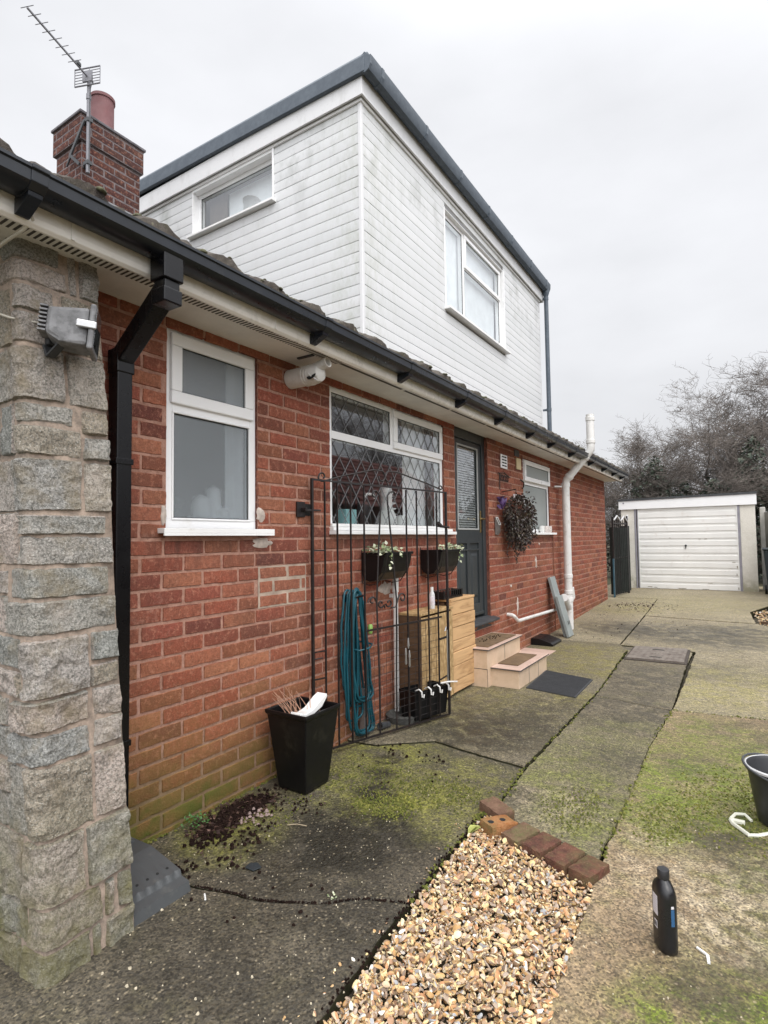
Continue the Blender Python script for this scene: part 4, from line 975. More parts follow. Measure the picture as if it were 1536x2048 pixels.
b = MB(); b.lathe([(.118,0),(.108,.02),(.108,.36),(.118,.365),(.118,.395),(.094,.395),(.09,.30),(.0,.30)], (-3.15, 3.11, CZ1+.01), 28); b.build('chimney_pot', simple('terracotta_pot', (.15,.060,.062), .7, .15, 5, .2), ch, smooth='auto')
b = MB(); b.box(CX0-.12, CX1+.10, CY0-.06, CY1+.08, 4.40, 4.62); b.build('lead_flashing', M_LEAD, ch, bevel=.02)
# ------------------------------------------------------------ aerial on the chimney
A = empty('tv_aerial', (-2.90, 2.83, 4.75), 'grey television aerial on a mast strapped to the brick chimney', 'aerial')
MX, MY = -2.895, 2.825
b = MB(); b.tube([(MX,MY,4.78),(MX,MY,5.5),(MX+.003,MY,5.74)], [.017,.017,.0155], 10); b.lathe([(.022,0),(.022,.05)], (MX,MY,5.50), 10); b.build('mast', M_GALV, A, smooth='auto')
b = MB()
for z in (5.28, 4.86): b.box(MX-.05, MX+.025, MY-.02, MY+.03, z, z+.035); b.bar((MX-.02,MY,z+.02), (-2.99,MY+.02,z+.02), .03)
b.bar((MX-.01,2.79,5.28), (-3.13,2.783,5.02), .032, .012, up=(0,1,0)); b.bar((-3.13,2.783,5.02), (-2.98,2.79,4.88), .028, .012, up=(0,1,0)); b.bar((MX-.03,2.79,5.25), (-3.19,2.783,4.93), .014)
b.build('bracket', M_DKGRY, A)
P0 = Vector((MX, MY, 5.712)); P1 = Vector((-2.616, 2.148, 5.705)); bd_ = (P1-P0).normalized(); pr_ = Vector((-bd_.y, bd_.x, 0)).normalized()*-1
b = MB(); b.bar(P0-bd_*.06, P1, .013, .013); b.build('boom', M_GALV, A)
for i in range(8):
    f = .26+.74*i/7; c0 = P0.lerp(P1, f); hl = .067-.003*i*.3
    b = MB(); b.tube([c0-pr_*hl+Vector((0,0,.008)), c0+pr_*hl+Vector((0,0,.008))], .0032, 6); b.build('director', M_GALV, A)
b = MB(); c0 = P0.lerp(P1, .20); b.obox(c0+Vector((0,0,.02)), (.035,.05,.035), Matrix((pr_, bd_, Vector((0,0,1)))).transposed()); b.build('dipole_box', M_DKGRY, A, bevel=.006)
b = MB(); c0 = P0.lerp(P1, .03)
for k in range(7): z = -.085+k*.028; b.tube([c0-pr_*.135+Vector((0,0,z)), c0+pr_*.135+Vector((0,0,z))], .0035 if 0 < k < 6 else .007, 6)
for s in (-.135, -.02, .135): b.tube([c0+pr_*s+Vector((0,0,-.085)), c0+pr_*s+Vector((0,0,.083))], .0045, 6)
b.obox(c0, (.10,.012,.10), Matrix((pr_, bd_, Vector((0,0,1)))).transposed())
b.build('reflector', M_GALV, A)
b = MB(); b.tube([c0+Vector((.05,.02,-.01)), (MX+.06,MY,5.66), (MX+.03,MY,5.6), (MX+.021,MY,5.5), (MX+.022,MY,5.1), (MX+.02,MY,4.8)], .004, 6); b.build('cable', M_DKGRY, A)

# ------------------------------------------------------------ lamps
F = empty('floodlight', (.25, .99, 1.95), 'weathered cast floodlight with cooling fins on the stone corner', 'lamp')
Mf = Matrix.Rotation(R(54), 3, 'Z') @ Matrix.Rotation(R(5), 3, 'Y')
FS = .80
def T(p, c=Vector((.318,.995,2.005)), Q=Mf): return c+Q@Vector(p)*FS
def obx(M, x0, x1, y0, y1, z0, z1): M.obox(T(((x0+x1)/2,(y0+y1)/2,(z0+z1)/2)), ((x1-x0)*FS,(y1-y0)*FS,(z1-z0)*FS), Mf)
b = MB()   # tapered housing
vs = [T(p) for p in [(-.085,-.062,-.052),(-.085,.062,-.052),(-.085,.062,.060),(-.085,-.062,.060),(.075,-.082,-.088),(.075,.082,-.088),(.075,.082,.078),(.075,-.082,.078),(-.03,-.075,-.085),(-.03,.075,-.085)]]
b.add(vs, [(3,2,1,0),(0,1,9,8),(8,9,5,4),(1,2,6,5,9),(2,3,7,6),(3,0,8,4,7),(4,5,6,7)]); b.build('housing', M_CAST, F, bevel=.014)
b = MB(); obx(b, .075, .098, -.094, .094, -.100, .090); b.build('rim', M_CAST, F, bevel=.006)
b = MB(); obx(b, .098, .100, -.08, .08, -.085, .075); b.build('lens', M_GLASS, F)
b = MB()
for i in range(7): z = -.045+i*.017; obx(b, -.112, -.083, -.055, .055, z, z+.007)
b.build('fin', M_CAST, F)
b = MB(); obx(b, .03, .106, -.101, -.090, -.018, .014); b.build('clip', M_STEEL, F, bevel=.004)
b = MB(); b.bar((.222,.965,1.955), (.245,.965,1.915), .012, .03, up=(0,1,0)); b.bar((.245,.965,1.915), (.33,.97,1.955), .008, .03, up=(0,1,0)); b.build('stirrup', M_DKGRY, F, bevel=.002)
b = MB(); b.box(.222, .250, .955, 1.035, 1.955, 2.065); b.build('back_box', M_DKGRY, F, bevel=.006)
b = MB(); b.box(.232, .2505, .953, .956, 1.985, 2.03); b.build('sticker', M_STEEL, F)
cb = MB(); cb.tube([(.34,.83,2.36),(.335,.86,2.31),(.30,.85,2.285),(.22,.83,2.26),(.12,.82,2.235),(.0,.83,2.21)], .0055, 8)
tag(cb.build('cable', M_CABLE, smooth=True), 'cream cable looping off the fascia at the top left corner', 'cable')
cb = MB(); cb.tube([(-.02,.845,2.10),(.06,.838,2.075),(.11,.85,2.06),(.17,.87,2.035),(.222,.965,2.03)], .004, 8)
tag(cb.build('cable', M_CABLE, smooth=True), 'thin cream cable crossing the stone towards the floodlight', 'cable')
S_ = empty('flue_terminal', (0, 2.43, 2.22), 'white plastic flue terminal sticking out of the brick wall', 'flue')
Mx = Matrix.Rotation(R(90), 3, 'Y')
b = MB(); b.lathe([(.055,0),(.055,.155),(.0,.155)], (0,2.43,2.222), 28, M3=Mx); b.build('pipe', M_WPIPE, S_, smooth='auto')
b = MB()
for x in (.115, .135, .155): b.lathe([(.056,0),(.059,.002),(.059,.010),(.056,.012)], (x,2.43,2.222), 28, M3=Mx)
b.lathe([(.057,0),(.055,.03),(.045,.06),(.02,.075),(0,.078)], (.165,2.43,2.222), 24, M3=Mx)
b.build('collar', M_WPIPE, S_, smooth='auto')
b = MB(); b.lathe([(.030,0),(.030,.10),(.023,.10),(.021,.07),(0,.07)], (.185,2.425,2.252), 20, M3=Matrix.Rotation(R(78),3,'Y')@Matrix.Rotation(0,3,'Z')); b.build('nozzle', M_WPIPE, S_, smooth='auto')
b = MB()
for k in range(4): b.tube([(.175+.012*k,2.376+.004*k,2.222-.012*k),(.19+.012*k,2.372+.006*k,2.205-.010*k),(.205+.010*k,2.385+.006*k,2.187-.006*k)], .0035, 6)
b.build('guard', M_WPIPE, S_, smooth='auto')
b = MB(); b.lathe([(.030,0),(.030,.004)], (.196,2.385,2.202), 14, M3=Matrix.Rotation(R(60),3,'X')); b.build('grille_opening', M_SLOT, S_)
b = MB(); b.box(.10, .215, 2.372, 2.392, SZ-.010, SZ-.001); tag(b.build('soffit_clip', M_DKGRY, bevel=.002), 'small dark bracket screwed under the soffit above the flue', 'bracket')

# ------------------------------------------------------------ wrought iron gate standing off the wall
GA = Vector((.03, 2.58, 0)); GD = Vector((.33, 1.12, 0)).normalized(); GN = Vector((GD.y, -GD.x, 0))
def g3(s, z, o=0): return GA+GD*s+GN*o+Vector((0, 0, z))
GT = empty('iron_gate', (.03, 2.58, 0), 'open black wrought iron garden gate with scrolls beside the kitchen window', 'gate')
for s_, z0_, z1_ in ((0,.05,1.655),(1.167,.02,1.625)):
    b = MB(); b.bar(g3(s_,z0_), g3(s_,z1_), .016); b.build('stile', M_IRON, GT, bevel=.002)
for a, c in (((-.005,1.648),(1.178,1.62)), ((.03,.035),(1.17,.022))):
    b = MB(); b.bar(g3(*a), g3(*c), .010, .011); b.build('rail', M_IRON, GT)
b = MB(); b.bar(g3(.40,.70), g3(1.10,.722), .009, .011); b.build('rail', M_IRON, GT)
for s in (.092, .185, .289, .397, .769, .868, .971, 1.068):
    b = MB(); b.bar(g3(s,.03), g3(s,1.64-.025*s), .0088); b.build('bar', M_IRON, GT)
for z in (1.22, .62, .46):
    b = MB(); b.bar(g3(0,z), g3(.092,z), .008); b.build('cross_piece', M_IRON, GT)
def gt(pts, r=.0055, name='scroll'):
    b = MB(); b.tube([g3(*p) for p in pts], r, 6); return b.build(name, M_IRON, GT, smooth='auto')
def sp(cs, cz, r0, r1, a0, a1, n=18): return [(cs+(r0+(r1-r0)*i/n)*math.cos(a0+(a1-a0)*i/n), cz+(r0+(r1-r0)*i/n)*math.sin(a0+(a1-a0)*i/n)) for i in range(n+1)]
gt([(.512,.03),(.51,.4),(.495,.88),(.515,1.2),(.538,1.50),(.53,1.575),(.505,1.60)]+sp(.49,1.575,.03,.012,.9,5.0,12), .006, 'curved_bar')
gt([(.655,.03),(.66,.4),(.668,.88),(.638,1.2),(.60,1.52),(.60,1.575),(.625,1.60)]+sp(.65,1.575,.03,.012,2.2,-1.9,12), .006, 'curved_bar')
gt(sp(.078,1.668,.008,.034,-1.2,3.9,16)[::-1][::-1]+[(.075,1.640),(.13,1.655),(.25,1.688),(.37,1.714),(.47,1.737),(.53,1.738)]+sp(.545,1.695,.043,.016,1.7,-3.4,18))
gt(sp(1.11,1.650,.008,.022,4.2,0,10)+[(1.12,1.64),(.97,1.678),(.85,1.703),(.74,1.727),(.68,1.738),(.64,1.738)]+sp(.615,1.695,.043,.016,1.4,6.5,18))
gt(sp(.46,.885,.010,.030,5,0,12)+sp(.455,.875,.036,.036,0,3.0,8)); gt(sp(.53,.862,.010,.028,0,6,14)+[(.565,.83)]); gt(sp(.60,.862,.028,.010,3.3,9.4,14)); gt([(.62,.83),(.66,.83)]+sp(.72,.885,.034,.010,2.6,-3.6,14))
gt([(.07,.58),(.0,.58)], .004)
# wire mesh on the lower half
b = MB()
for k in range(13):
    s = .42+k*.0525; b.tube([g3(s,.04,-.008), g3(s,.70,-.008)], .0013, 4)
for k in range(14):
    z = .06+k*.049; b.tube([g3(.41,z,-.008), g3(1.08,z+.012,-.008)], .0013, 4)
b.build('wire_mesh', M_IRON, GT)
b = MB(); b.box(0, .05, 2.50, 2.515, 1.455, 1.475); b.bar(g3(-.08,1.46), g3(.06,1.462), .012); b.box(0, .012, 2.47, 2.54, 1.42, 1.51); b.build('hinge', M_IRON, GT, bevel=.002)
b = MB(); b.bar(g3(1.10,1.375,-.01), g3(1.19,1.365,-.01), .05, .012, up=(0,0,1)); b.bar(g3(1.09,1.40,-.01), g3(1.13,1.37,-.01), .02); b.build('latch', M_IRON, GT, bevel=.002)
b = MB(); b.tube([g3(1.12,.62,.012), g3(1.132,.648,.012), g3(1.143,.62,.012), g3(1.143,.20,.012)], .0048, 6); b.build('drop_bolt', M_STEEL, GT, smooth='auto')
b = MB(); b.bar(g3(1.08,.565), g3(1.16,.575), .012); b.bar(g3(1.08,.28), g3(1.16,.30), .008); b.build('bolt_guide', M_IRON, GT)

# trough hooked on to the bottom of the gate
TB = empty('black_trough', tuple(g3(1.0,.03,-.10)), 'black plastic trough hooked behind the foot of the gate', 'trough')
b = MB(); c0 = [g3(.85,0,-.02), g3(1.15,0,-.02), g3(1.15,0,-.16), g3(.85,0,-.16)]; c1 = [g3(.83,0,-.01), g3(1.17,0,-.01), g3(1.17,0,-.17), g3(.83,0,-.17)]
zb0, zt0 = .035, .23
vs = [(p.x,p.y,zb0) for p in c0]+[(p.x,p.y,zt0) for p in c1]+[((p.x-g3(1,0,-.09).x)*.93+g3(1,0,-.09).x,(p.y-g3(1,0,-.09).y)*.93+g3(1,0,-.09).y,zt0) for p in c1]+[((p.x-g3(1,0,-.09).x)*.93+g3(1,0,-.09).x,(p.y-g3(1,0,-.09).y)*.93+g3(1,0,-.09).y,.12) for p in c1]
b.add(vs, [(3,2,1,0)]+[(i,(i+1)%4,4+(i+1)%4,4+i) for i in range(4)]+[(4+i,4+(i+1)%4,8+(i+1)%4,8+i) for i in range(4)]+[(8+i,8+(i+1)%4,12+(i+1)%4,12+i) for i in range(4)]+[(12,13,14,15)])
b.build('tub', M_BLKPOT, TB, fixn=False)
for s in (.86, .95, 1.04, 1.13):
    b = MB(); b.tube([g3(s,.235,-.03), g3(s+.004,.25,.0), g3(s+.01,.235,.02), g3(s+.012,.20,.022), g3(s+.026,.192,.022), g3(s+.034,.215,.02)], .0055, 6); b.build('hook', M_WPIPE, TB, smooth='auto')
b = MB(); b.tube([g3(1.06,.262,.02), g3(1.13,.262,.03), g3(1.22,.248,.03)], .006, 6); tag(b.build('white_rod', M_WPIPE, smooth='auto'), 'short white plastic rod poking through the gate above the trough', 'rod')
# clips hanging on a bar of the gate
b = MB()
for s, z in ((.735,.50), (.768,.48)): b.lathe([(.004,-.06),(.008,-.05),(.006,0),(.009,.01),(.004,.05)], g3(s,z,.012), 8)
b.lathe([(.004,-.02),(.009,0),(.004,.05)], g3(.757,.565,.014), 8)
tag(b.build('hose_connector', M_STEEL, smooth='auto'), 'silver hose connectors clipped to the gate bars', 'hose connector')

# hose coil on a hook
HS = empty('garden_hose', (.08, 2.98, 0), 'long teal garden hose looped over a hook on the wall', 'hose')
rs = random.Random(14)
b = MB()
for i in range(13):
    y0 = 2.94+rs.uniform(-.035,.05); w_ = rs.uniform(.05,.13)*(1 if i < 8 else 1.35); bot = rs.choice([.02,.05,.10,.16,.22,.30,.04])+rs.uniform(0,.04); x_ = .035+.011*(i % 7)+rs.uniform(-.003,.003)
    top = .955+rs.uniform(-.02,.012); sh = rs.uniform(-.02,.09)
    pts = [(x_,y0-.03,top-.03),(x_,y0-.012,top-.004),(x_,y0+.012,top),(x_,y0+.034,top-.03)]
    L_ = [(x_+rs.uniform(-.006,.006), y0+.036+w_*.30*math.sin(f*2.2)+sh*f*f, top-.03-(top-bot-.08)*f) for f in (.15,.35,.55,.75,.9)]
    bt = [(x_, y0+w_*.5+sh+.01, bot+.02), (x_, y0+sh+.0, bot), (x_, y0-w_*.45+sh*.6, bot+.025)]
    Rr = [(x_+rs.uniform(-.006,.006), y0-.032-w_*.35*math.sin(f*2.5)+sh*f*f*.5, top-.03-(top-bot-.08)*f) for f in (.9,.75,.55,.35,.15)]
    P_ = pts+L_+bt+Rr
    # Catmull-Rom closed
    out = []
    n = len(P_)
    for k in range(n):
        p0, p1, p2, p3 = [Vector(P_[(k+j) % n]) for j in (-1,0,1,2)]
        for tt in (0, .33, .66): out.append(.5*((2*p1)+(-p0+p2)*tt+(2*p0-5*p1+4*p2-p3)*tt**2+(-p0+3*p1-3*p2+p3)*tt**3))
    b.tube(out, .0078, 7, closed=True)
b.build('coil', M_HOSE, HS, smooth=True)
b = MB(); b.tube([(.02,3.02,.60),(.05,2.93,.585),(.12,2.93,.58),(.15,3.0,.59),(.12,3.07,.60),(.03,3.06,.61)], .006, 6, closed=True); b.build('tie', M_HOSE, HS, smooth=True)
b = MB(); b.box(.055,.085,3.02,3.05,.735,.86); b.build('trigger_gun', simple('turquoise_plastic', (.01,.20,.26), .4), HS, bevel=.006)
b = MB(); b.lathe([(.012,0),(.016,.02),(.016,.05),(.010,.06)], (.10,3.08,.665), 10); b.build('end_fitting', simple('lime_plastic', (.25,.42,.10), .4), HS, smooth='auto')
b = MB(); b.tube([(0,2.93,.905),(.10,2.93,.915),(.155,2.93,.93)], .006, 8); b.box(0,.006,2.91,2.95,.88,.93); tag(b.build('hose_hook', M_IRON), 'black iron hook in the wall carrying the hose', 'hook')

# overflow pipe and gully under the kitchen window
b = MB(); b.lathe([(.018,.05),(.018,.90)], (.045,3.49,0), 16); b.lathe([(.0235,.90),(.0235,1.005),(.018,1.01),(0,1.01)], (.045,3.49,0), 16); b.box(0,.03,3.475,3.505,.86,.885)
tag(b.build('waste_pipe', M_WPIPE, smooth='auto'), 'white upright waste pipe running down the wall behind the gate', 'pipe')
b = MB(); b.lathe([(.0,.0),(.12,.0),(.13,.05),(.11,.06),(.07,.03),(0,.03)], (.12,3.46,0), 18); tag(b.build('gully', simple('gully_concrete', (.06,.06,.055), .9, .4, 20, .6), smooth='auto'), 'round dark drain gully at the foot of the white waste pipe', 'drain')
b = MB(); b.lathe([(.024,0),(.024,.10),(.018,.10),(.018,.02)], (.10,3.28,.02), 12, M3=Matrix.Rotation(R(80),3,'X')); b.lathe([(.018,.0),(.02,.06)], (.05,3.15,0), 10); tag(b.build('pipe_end', M_DKGRY, smooth='auto'), 'stub of dark pipe lying on the ground behind the gate', 'pipe')
b = MB(); b.box(.02,.06,3.06,3.09,0,.30); tag(b.build('post_stub', M_STEEL), 'thin galvanised stub standing behind the hose', 'stub')

# ------------------------------------------------------------ timber boxing by the door
BX = empty('timber_box', (.09, 4.1, 0), 'new pine box with dark end standing against the wall by the door', 'box')
b = MB(); b.box(.0, .185, 3.60, 3.618, .02, .715); b.build('end_panel', M_DKWOOD, BX, bevel=.002)
b = MB(); b.box(.167, .185, 3.619, 4.14, .035, .70); b.build('board_panel', M_OSB, BX, bevel=.002)
b = MB(); b.box(.0, .19, 3.60, 4.145, .717, .735); b.build('lid', M_OSB, BX, bevel=.002)
b = MB(); b.box(.145, .165, 4.08, 4.14, .0, .715); b.build('corner_post', M_DKWOOD, BX, bevel=.002)
zs = [.03, .125, .245, .355, .445, .555, .655, .765]
for i in range(7):
    o = rs.uniform(-.006, .008); e = rs.uniform(-.006, .008)
    b = MB(); b.box(.148+o, .170+o, 4.148, 4.615+e+(.035 if i == 0 else 0)+(.02 if i == 1 else 0), zs[i]+.002, zs[i+1]-.0025); b.build('plank', M_PINE, BX, bevel=.004)
b = MB(); b.box(.0, .168, 4.15, 4.62, .766, .786); b.box(0, .146, 4.60, 4.62, .03, .765); b.build('top_board', M_PINE, BX, bevel=.003)
b = MB(); b.box(.06, .10, 4.15, 4.19, .0, .76); b.build('corner_post', M_DKWOOD, BX)
W_ = empty('spray_bottle', (.10, 3.93, .736), 'slim white plastic bottle standing on the timber box', 'bottle')
b = MB(); b.lathe([(0,0),(.021,.0),(.022,.01),(.022,.105),(.018,.122),(.011,.138)], (.11,3.93,.736), 18); b.build('body', simple('clear_pet', (.60,.60,.60), .15, .03, bump=0), W_, smooth='auto')
b = MB(); b.lathe([(.0222,.03),(.0226,.031),(.0226,.095),(.0222,.096)], (.11,3.93,.736), 18); b.build('label', simple('bottle_label', (.66,.62,.66), .5, .2, 60, bump=0), W_, smooth='auto')
b = MB(); b.lathe([(.0125,.138),(.0125,.168),(0,.168)], (.11,3.93,.736), 14); b.build('cap', M_WHITE, W_, smooth='auto')
b = MB(); b.box(.03, .13, 4.10, 4.46, .787, .80)
for i in range(9): y = 4.11+i*.04; b.box(.03,.036,y,y+.012,.80,.85); b.box(.124,.13,y,y+.012,.80,.85)
for y in (4.10, 4.448): b.box(.03,.13,y,y+.010,.80,.85)
b.box(.03,.037,4.10,4.458,.85,.856); b.box(.123,.13,4.10,4.458,.85,.856)
tag(b.build('black_tray', M_BLKPOT, bevel=.002), 'black slatted plastic tray on top of the timber box', 'tray')

# ------------------------------------------------------------ wall troughs with ivy
def leaf(M, p, d, s, roll, fold=.25, pts=None):
    d = Vector(d).normalized(); a = d.cross(Vector((0,0,1)))
    if a.length < .1: a = Vector((1,0,0))
    a.normalize(); n = a.cross(d); q = Matrix.Rotation(roll, 3, d); a = q@a; n = q@n
    p = Vector(p)
    sh = [(0,0),(.42,.28),(.30,.62),(0,1),(-.30,.62),(-.42,.28)]
    vs = [p+a*x*s+d*y*s+n*(abs(x)*fold*s-.25*y*y*s) for x, y in sh]
    M.add(vs, [(0,1,2,3),(0,3,4,5)])
def trough(y0, L, label):
    t_ = empty('wall_trough', (.10, y0+L/2, 1.0), label, 'planter', 'black half round troughs on the wall')
    prof = [(.012,1.19),(.010,1.06),(.03,1.02),(.07,1.0),(.12,1.01),(.165,1.06),(.185,1.12),(.198,1.19)]
    inn = [(.19,1.19),(.176,1.12),(.15,1.07),(.10,1.03),(.05,1.05),(.02,1.12),(.02,1.19)]
    b = MB(); b.ext(prof+inn, (y0, y0+L)); b.ext(prof, (y0-.004, y0)); b.ext(prof, (y0+L, y0+L+.004)); b.box(.19,.208,y0-.008,y0+L+.008,1.178,1.196); b.box(.01,.2,y0-.008,y0+.004,1.178,1.196)
    b.build('tub', M_BLKPOT, t_, bevel=.002)
    b = MB(); b.box(.02,.18,y0+.005,y0+L-.005,1.14,1.165); b.build('compost', M_SOIL, t_)
    for y in (y0+.03, y0+L-.03):
        b = MB(); b.tube([(.004,y-.02,1.215),(.004,y-.02,.99),(.06,y-.02,.975),(.13,y-.02,.99),(.19,y-.02,1.07),(.212,y-.02,1.19)], .0035, 6); b.build('bracket', M_IRON, t_, smooth='auto')
    return t_
trough(3.12, .35, 'black wall trough under the middle of the kitchen window')
trough(3.94, .34, 'black wall trough hung next to the back door')
t = NT('variegated_leaf'); c = t.ramp(t.isl, [(0,(.36,.40,.22)),(.35,(.55,.56,.42)),(.6,(.16,.22,.08)),(.8,(.62,.60,.48)),(1,(.10,.15,.05))]); M_IVY = t.fin(c, .5)
def ivy(ys, label, n, trail):
    M = MB(); rs = random.Random(int(ys[0]*100))
    for _ in range(n*2):
        y = rs.uniform(*ys); x = rs.uniform(.03, .20); z = 1.18+abs(rs.gauss(0, .030))
        leaf(M, (x,y,z), (rs.uniform(-.3,1), rs.uniform(-1,1), rs.uniform(-.3,.8)), rs.uniform(.018,.036), rs.uniform(-1,1))
    for (y, ln) in trail:
        for k in range(int(ln/.018)): leaf(M, (.205+rs.uniform(-.008,.012), y+rs.uniform(-.02,.02), 1.19-k*.018), (rs.uniform(.2,1), rs.uniform(-1,1), -.5), rs.uniform(.02,.034), rs.uniform(-1,1))
    tag(M.build('ivy_plant', M_IVY, fixn=False), label, 'plant', 'variegated ivy in the troughs')
ivy((3.10, 3.34), 'variegated ivy spilling from the trough under the kitchen window', 95, [(3.17,.11),(3.28,.05)])
ivy((4.14, 4.34), 'variegated ivy spilling from the trough nearest the door', 60, [(4.24,.12)])

# ------------------------------------------------------------ tall black pot
PT = empty('tall_planter', (.20, 2.29, 0), 'tall square tapered black planter with dry stems by the wall', 'planter')
def sq(cx, cy, h, z, rot=0): return [(cx+h*x, cy+h*y, z) for x, y in ((-1,-1),(1,-1),(1,1),(-1,1))]
lv = [(.20,2.295,.088,.0),(.201,2.294,.094,.02),(.208,2.285,.132,.385),(.209,2.284,.140,.392),(.209,2.284,.142,.412),(.209,2.284,.128,.412),(.207,2.286,.120,.34)]
vs = [q for l in lv for q in sq(l[0], l[1], l[2], l[3])]; fs = [(3,2,1,0)]+[(4*k+i,4*k+(i+1)%4,4*k+4+(i+1)%4,4*k+4+i) for k in range(len(lv)-1) for i in range(4)]
b = MB(); b.add(vs, fs); b.build('pot', simple('scuffed_black_planter', (.0045,.0045,.005), .4, .2, 8, .05, 40, dirt=((.028,.026,.02), 9, .56, .78), spec=.35), PT, bevel=.006)
b = MB(); b.box(.09,.326,2.17,2.40,.345,.362); b.build('compost', M_SOIL, PT)
ST = MB(); rs = random.Random(3)
for i in range(26):
    x = rs.uniform(.11,.30); y = rs.uniform(2.19,2.38); L_ = rs.uniform(.08,.20); k = rs.uniform(-.9,.35)
    if i < 14: x = rs.uniform(.13,.28); y = rs.uniform(2.20,2.30); dx_, dy_ = -rs.uniform(.2,.6), -rs.uniform(.4,1.0)
    else: dx_, dy_ = rs.uniform(-.3,.2), rs.uniform(-.3,.3)
    z = .355; ST.tube([(x,y,z),(x+dx_*L_*.35,y+dy_*L_*.4,z+L_*.5),(x+dx_*L_*.65,y+dy_*L_*.85,z+L_*.9)], [.0024,.0018,.001], 5)
tag(ST.build('dry_stems', simple('dry_stem', (.42,.24,.16), .7, .3, 30), smooth='auto'), 'thin dead brown stems sprouting from the tall black planter', 'plant')
b = MB(); b.extx([(2.155,.408),(2.18,.385),(2.26,.388),(2.33,.41),(2.375,.455),(2.37,.470),(2.33,.455),(2.26,.415),(2.20,.405),(2.16,.420)], .235, .30); tag(b.build('broken_plastic', M_WHITE, bevel=.003, smooth='auto'), 'curved white plastic offcut lying across the tall black planter', 'plastic offcut')

# ------------------------------------------------------------ gully cover under the downpipe
DC = empty('drain_cover', (.25, 1.3, 0), 'grey plastic drain cover beneath the black downpipe', 'drain cover')
y0, y1 = 1.09, 1.395
b = MB(); n = 70; pr = [(.05,0),(.05,.095),(.20,.097),(.372,.060),(.384,.040),(.425,.034),(.436,.0)]
vs = []
for j in range(n+1):
    y = y0+(y1-y0)*j/n; sc = .0045*math.cos(j*2*math.pi/n*8)
    tp = .012*(1-abs(2*j/n-1))
    for i, (x, z) in enumerate(pr): vs.append((x+(sc if i == 3 else 0), y+(0), z+(0 if i in (0,6) else 0)))
k = len(pr); fs = [(j*k+i, (j+1)*k+i, (j+1)*k+i+1, j*k+i+1) for j in range(n) for i in range(k-1)]+[tuple(range(k-1,-1,-1)), tuple(n*k+i for i in range(k))]
b.add(vs, fs); b.cur = 1
for i in range(7): b.lathe([(.0052,-.001),(.0052,.0012),(0,.0012)], (.340, y0+.028+i*.041, .0680), 10, M3=Matrix.Rotation(R(13),3,'Y'))
b.build('cover', [M_GREYP, M_SLOT], DC)
b = MB(); b.box(.02,.110,1.285,1.382,.09,.102); b.build('pipe_socket', M_GREYP, DC, bevel=.003)

# ------------------------------------------------------------ brick edging
rs = random.Random(4)
def edge_mat(name, c0, c1, g_):
    t = NT(name); c = t.mix(t.rng(t.noise(22, 6, .75), .38, .62), c0, c1); c = t.mix(t.rng(t.noise(9, 5, .7), .45, .66, 0, g_), c, (.13,.13,.055)); c = t.mix(t.rng(t.noise(120, 3, .7), .58, .7, 0, .4), c, (.30,.20,.13)); h = t.math('ADD', t.noise(80, 5, .75), t.noise(25, 3)); return t.fin(c, .92, t.bump(h, .9, .008), spec=.15)
M_EDGE = edge_mat('worn_loose_brick', (.085,.042,.032), (.17,.075,.052), .55)
M_EDGE3 = edge_mat('mossy_loose_brick', (.13,.075,.05), (.20,.12,.08), .95)
M_EDGE2 = edge_mat('orange_loose_brick', (.28,.115,.04), (.38,.19,.085), .8)
def loose(cx, cy, rot, tilt, z, label, mat, frog=False):
    M = MB(); hx, hy, hz_ = .048, .073, .034; M3 = Matrix.Rotation(rot,3,'Z')@Matrix.Rotation(tilt,3,'X'); c = Vector((cx,cy,z))
    nx, ny, nz = 7, 12, 5; vs = []; idx = {}
    def P(x, y, z_):
        q = Vector((x*hx, y*hy, z_*hz_))
        e = sorted([1-abs(x), 1-abs(y), 1-abs(z_)])
        r_ = 1-.05*(e[0] < .01)*(e[1] < .01)-.03*(e[2] < .01)*0
        q = q*r_; q += noise.noise_vector(q*60+c*7)*.0022
        if e[1] < .01: q += noise.noise_vector(q*140+c)*.0025
        return c+M3@q
    def face(f, na, nb):
        base = len(M.v); v_ = [f(-1+2*i/na, -1+2*j/nb) for j in range(nb+1) for i in range(na+1)]
        M.add(v_, [(j*(na+1)+i, j*(na+1)+i+1, (j+1)*(na+1)+i+1, (j+1)*(na+1)+i) for j in range(nb) for i in range(na)])
    face(lambda a, b_: P(a,b_,1), nx, ny); face(lambda a, b_: P(b_,a,-1), ny, nx)
    face(lambda a, b_: P(a,-1,b_), nx, nz); face(lambda a, b_: P(b_,1,a), nz, nx)
    face(lambda a, b_: P(1,a,b_), ny, nz); face(lambda a, b_: P(-1,b_,a), nz, ny)
    o = M.build('brick', mat, smooth='auto', fixn=False, origin=(cx,cy,0)); tag(o, label, 'brick', 'row of bricks edging the gravel')
    if frog:
        h = MB()
        for yy in (-.045, .02): h.lathe([(.014,0),(.014,.0008),(0,.0008)], c+M3@Vector((0,yy,hz_+.0005)), 12)
        o2 = h.build('hole', M_SLOT, o)
    return o
loose(1.175,2.53,R(62),R(4),.004,'moss-topped loose brick at the wall end of the row, set back', M_EDGE3)
loose(1.235,2.40,R(-30),R(-5),.001,'orange brick with two round holes, second in the row', M_EDGE2, True)
loose(1.345,2.375,R(-24),R(3),-.004,'third brick of the row, next to the orange one', M_EDGE3)
loose(1.448,2.335,R(-22),R(2),-.001,'fourth brick of the row, just past its middle', M_EDGE)
loose(1.552,2.295,R(-20),R(3),.0,'fifth brick of the row, last but one towards the drive', M_EDGE)
loose(1.650,2.265,R(-18),R(-1),-.004,'end brick of the row touching the drive slab', M_EDGE)

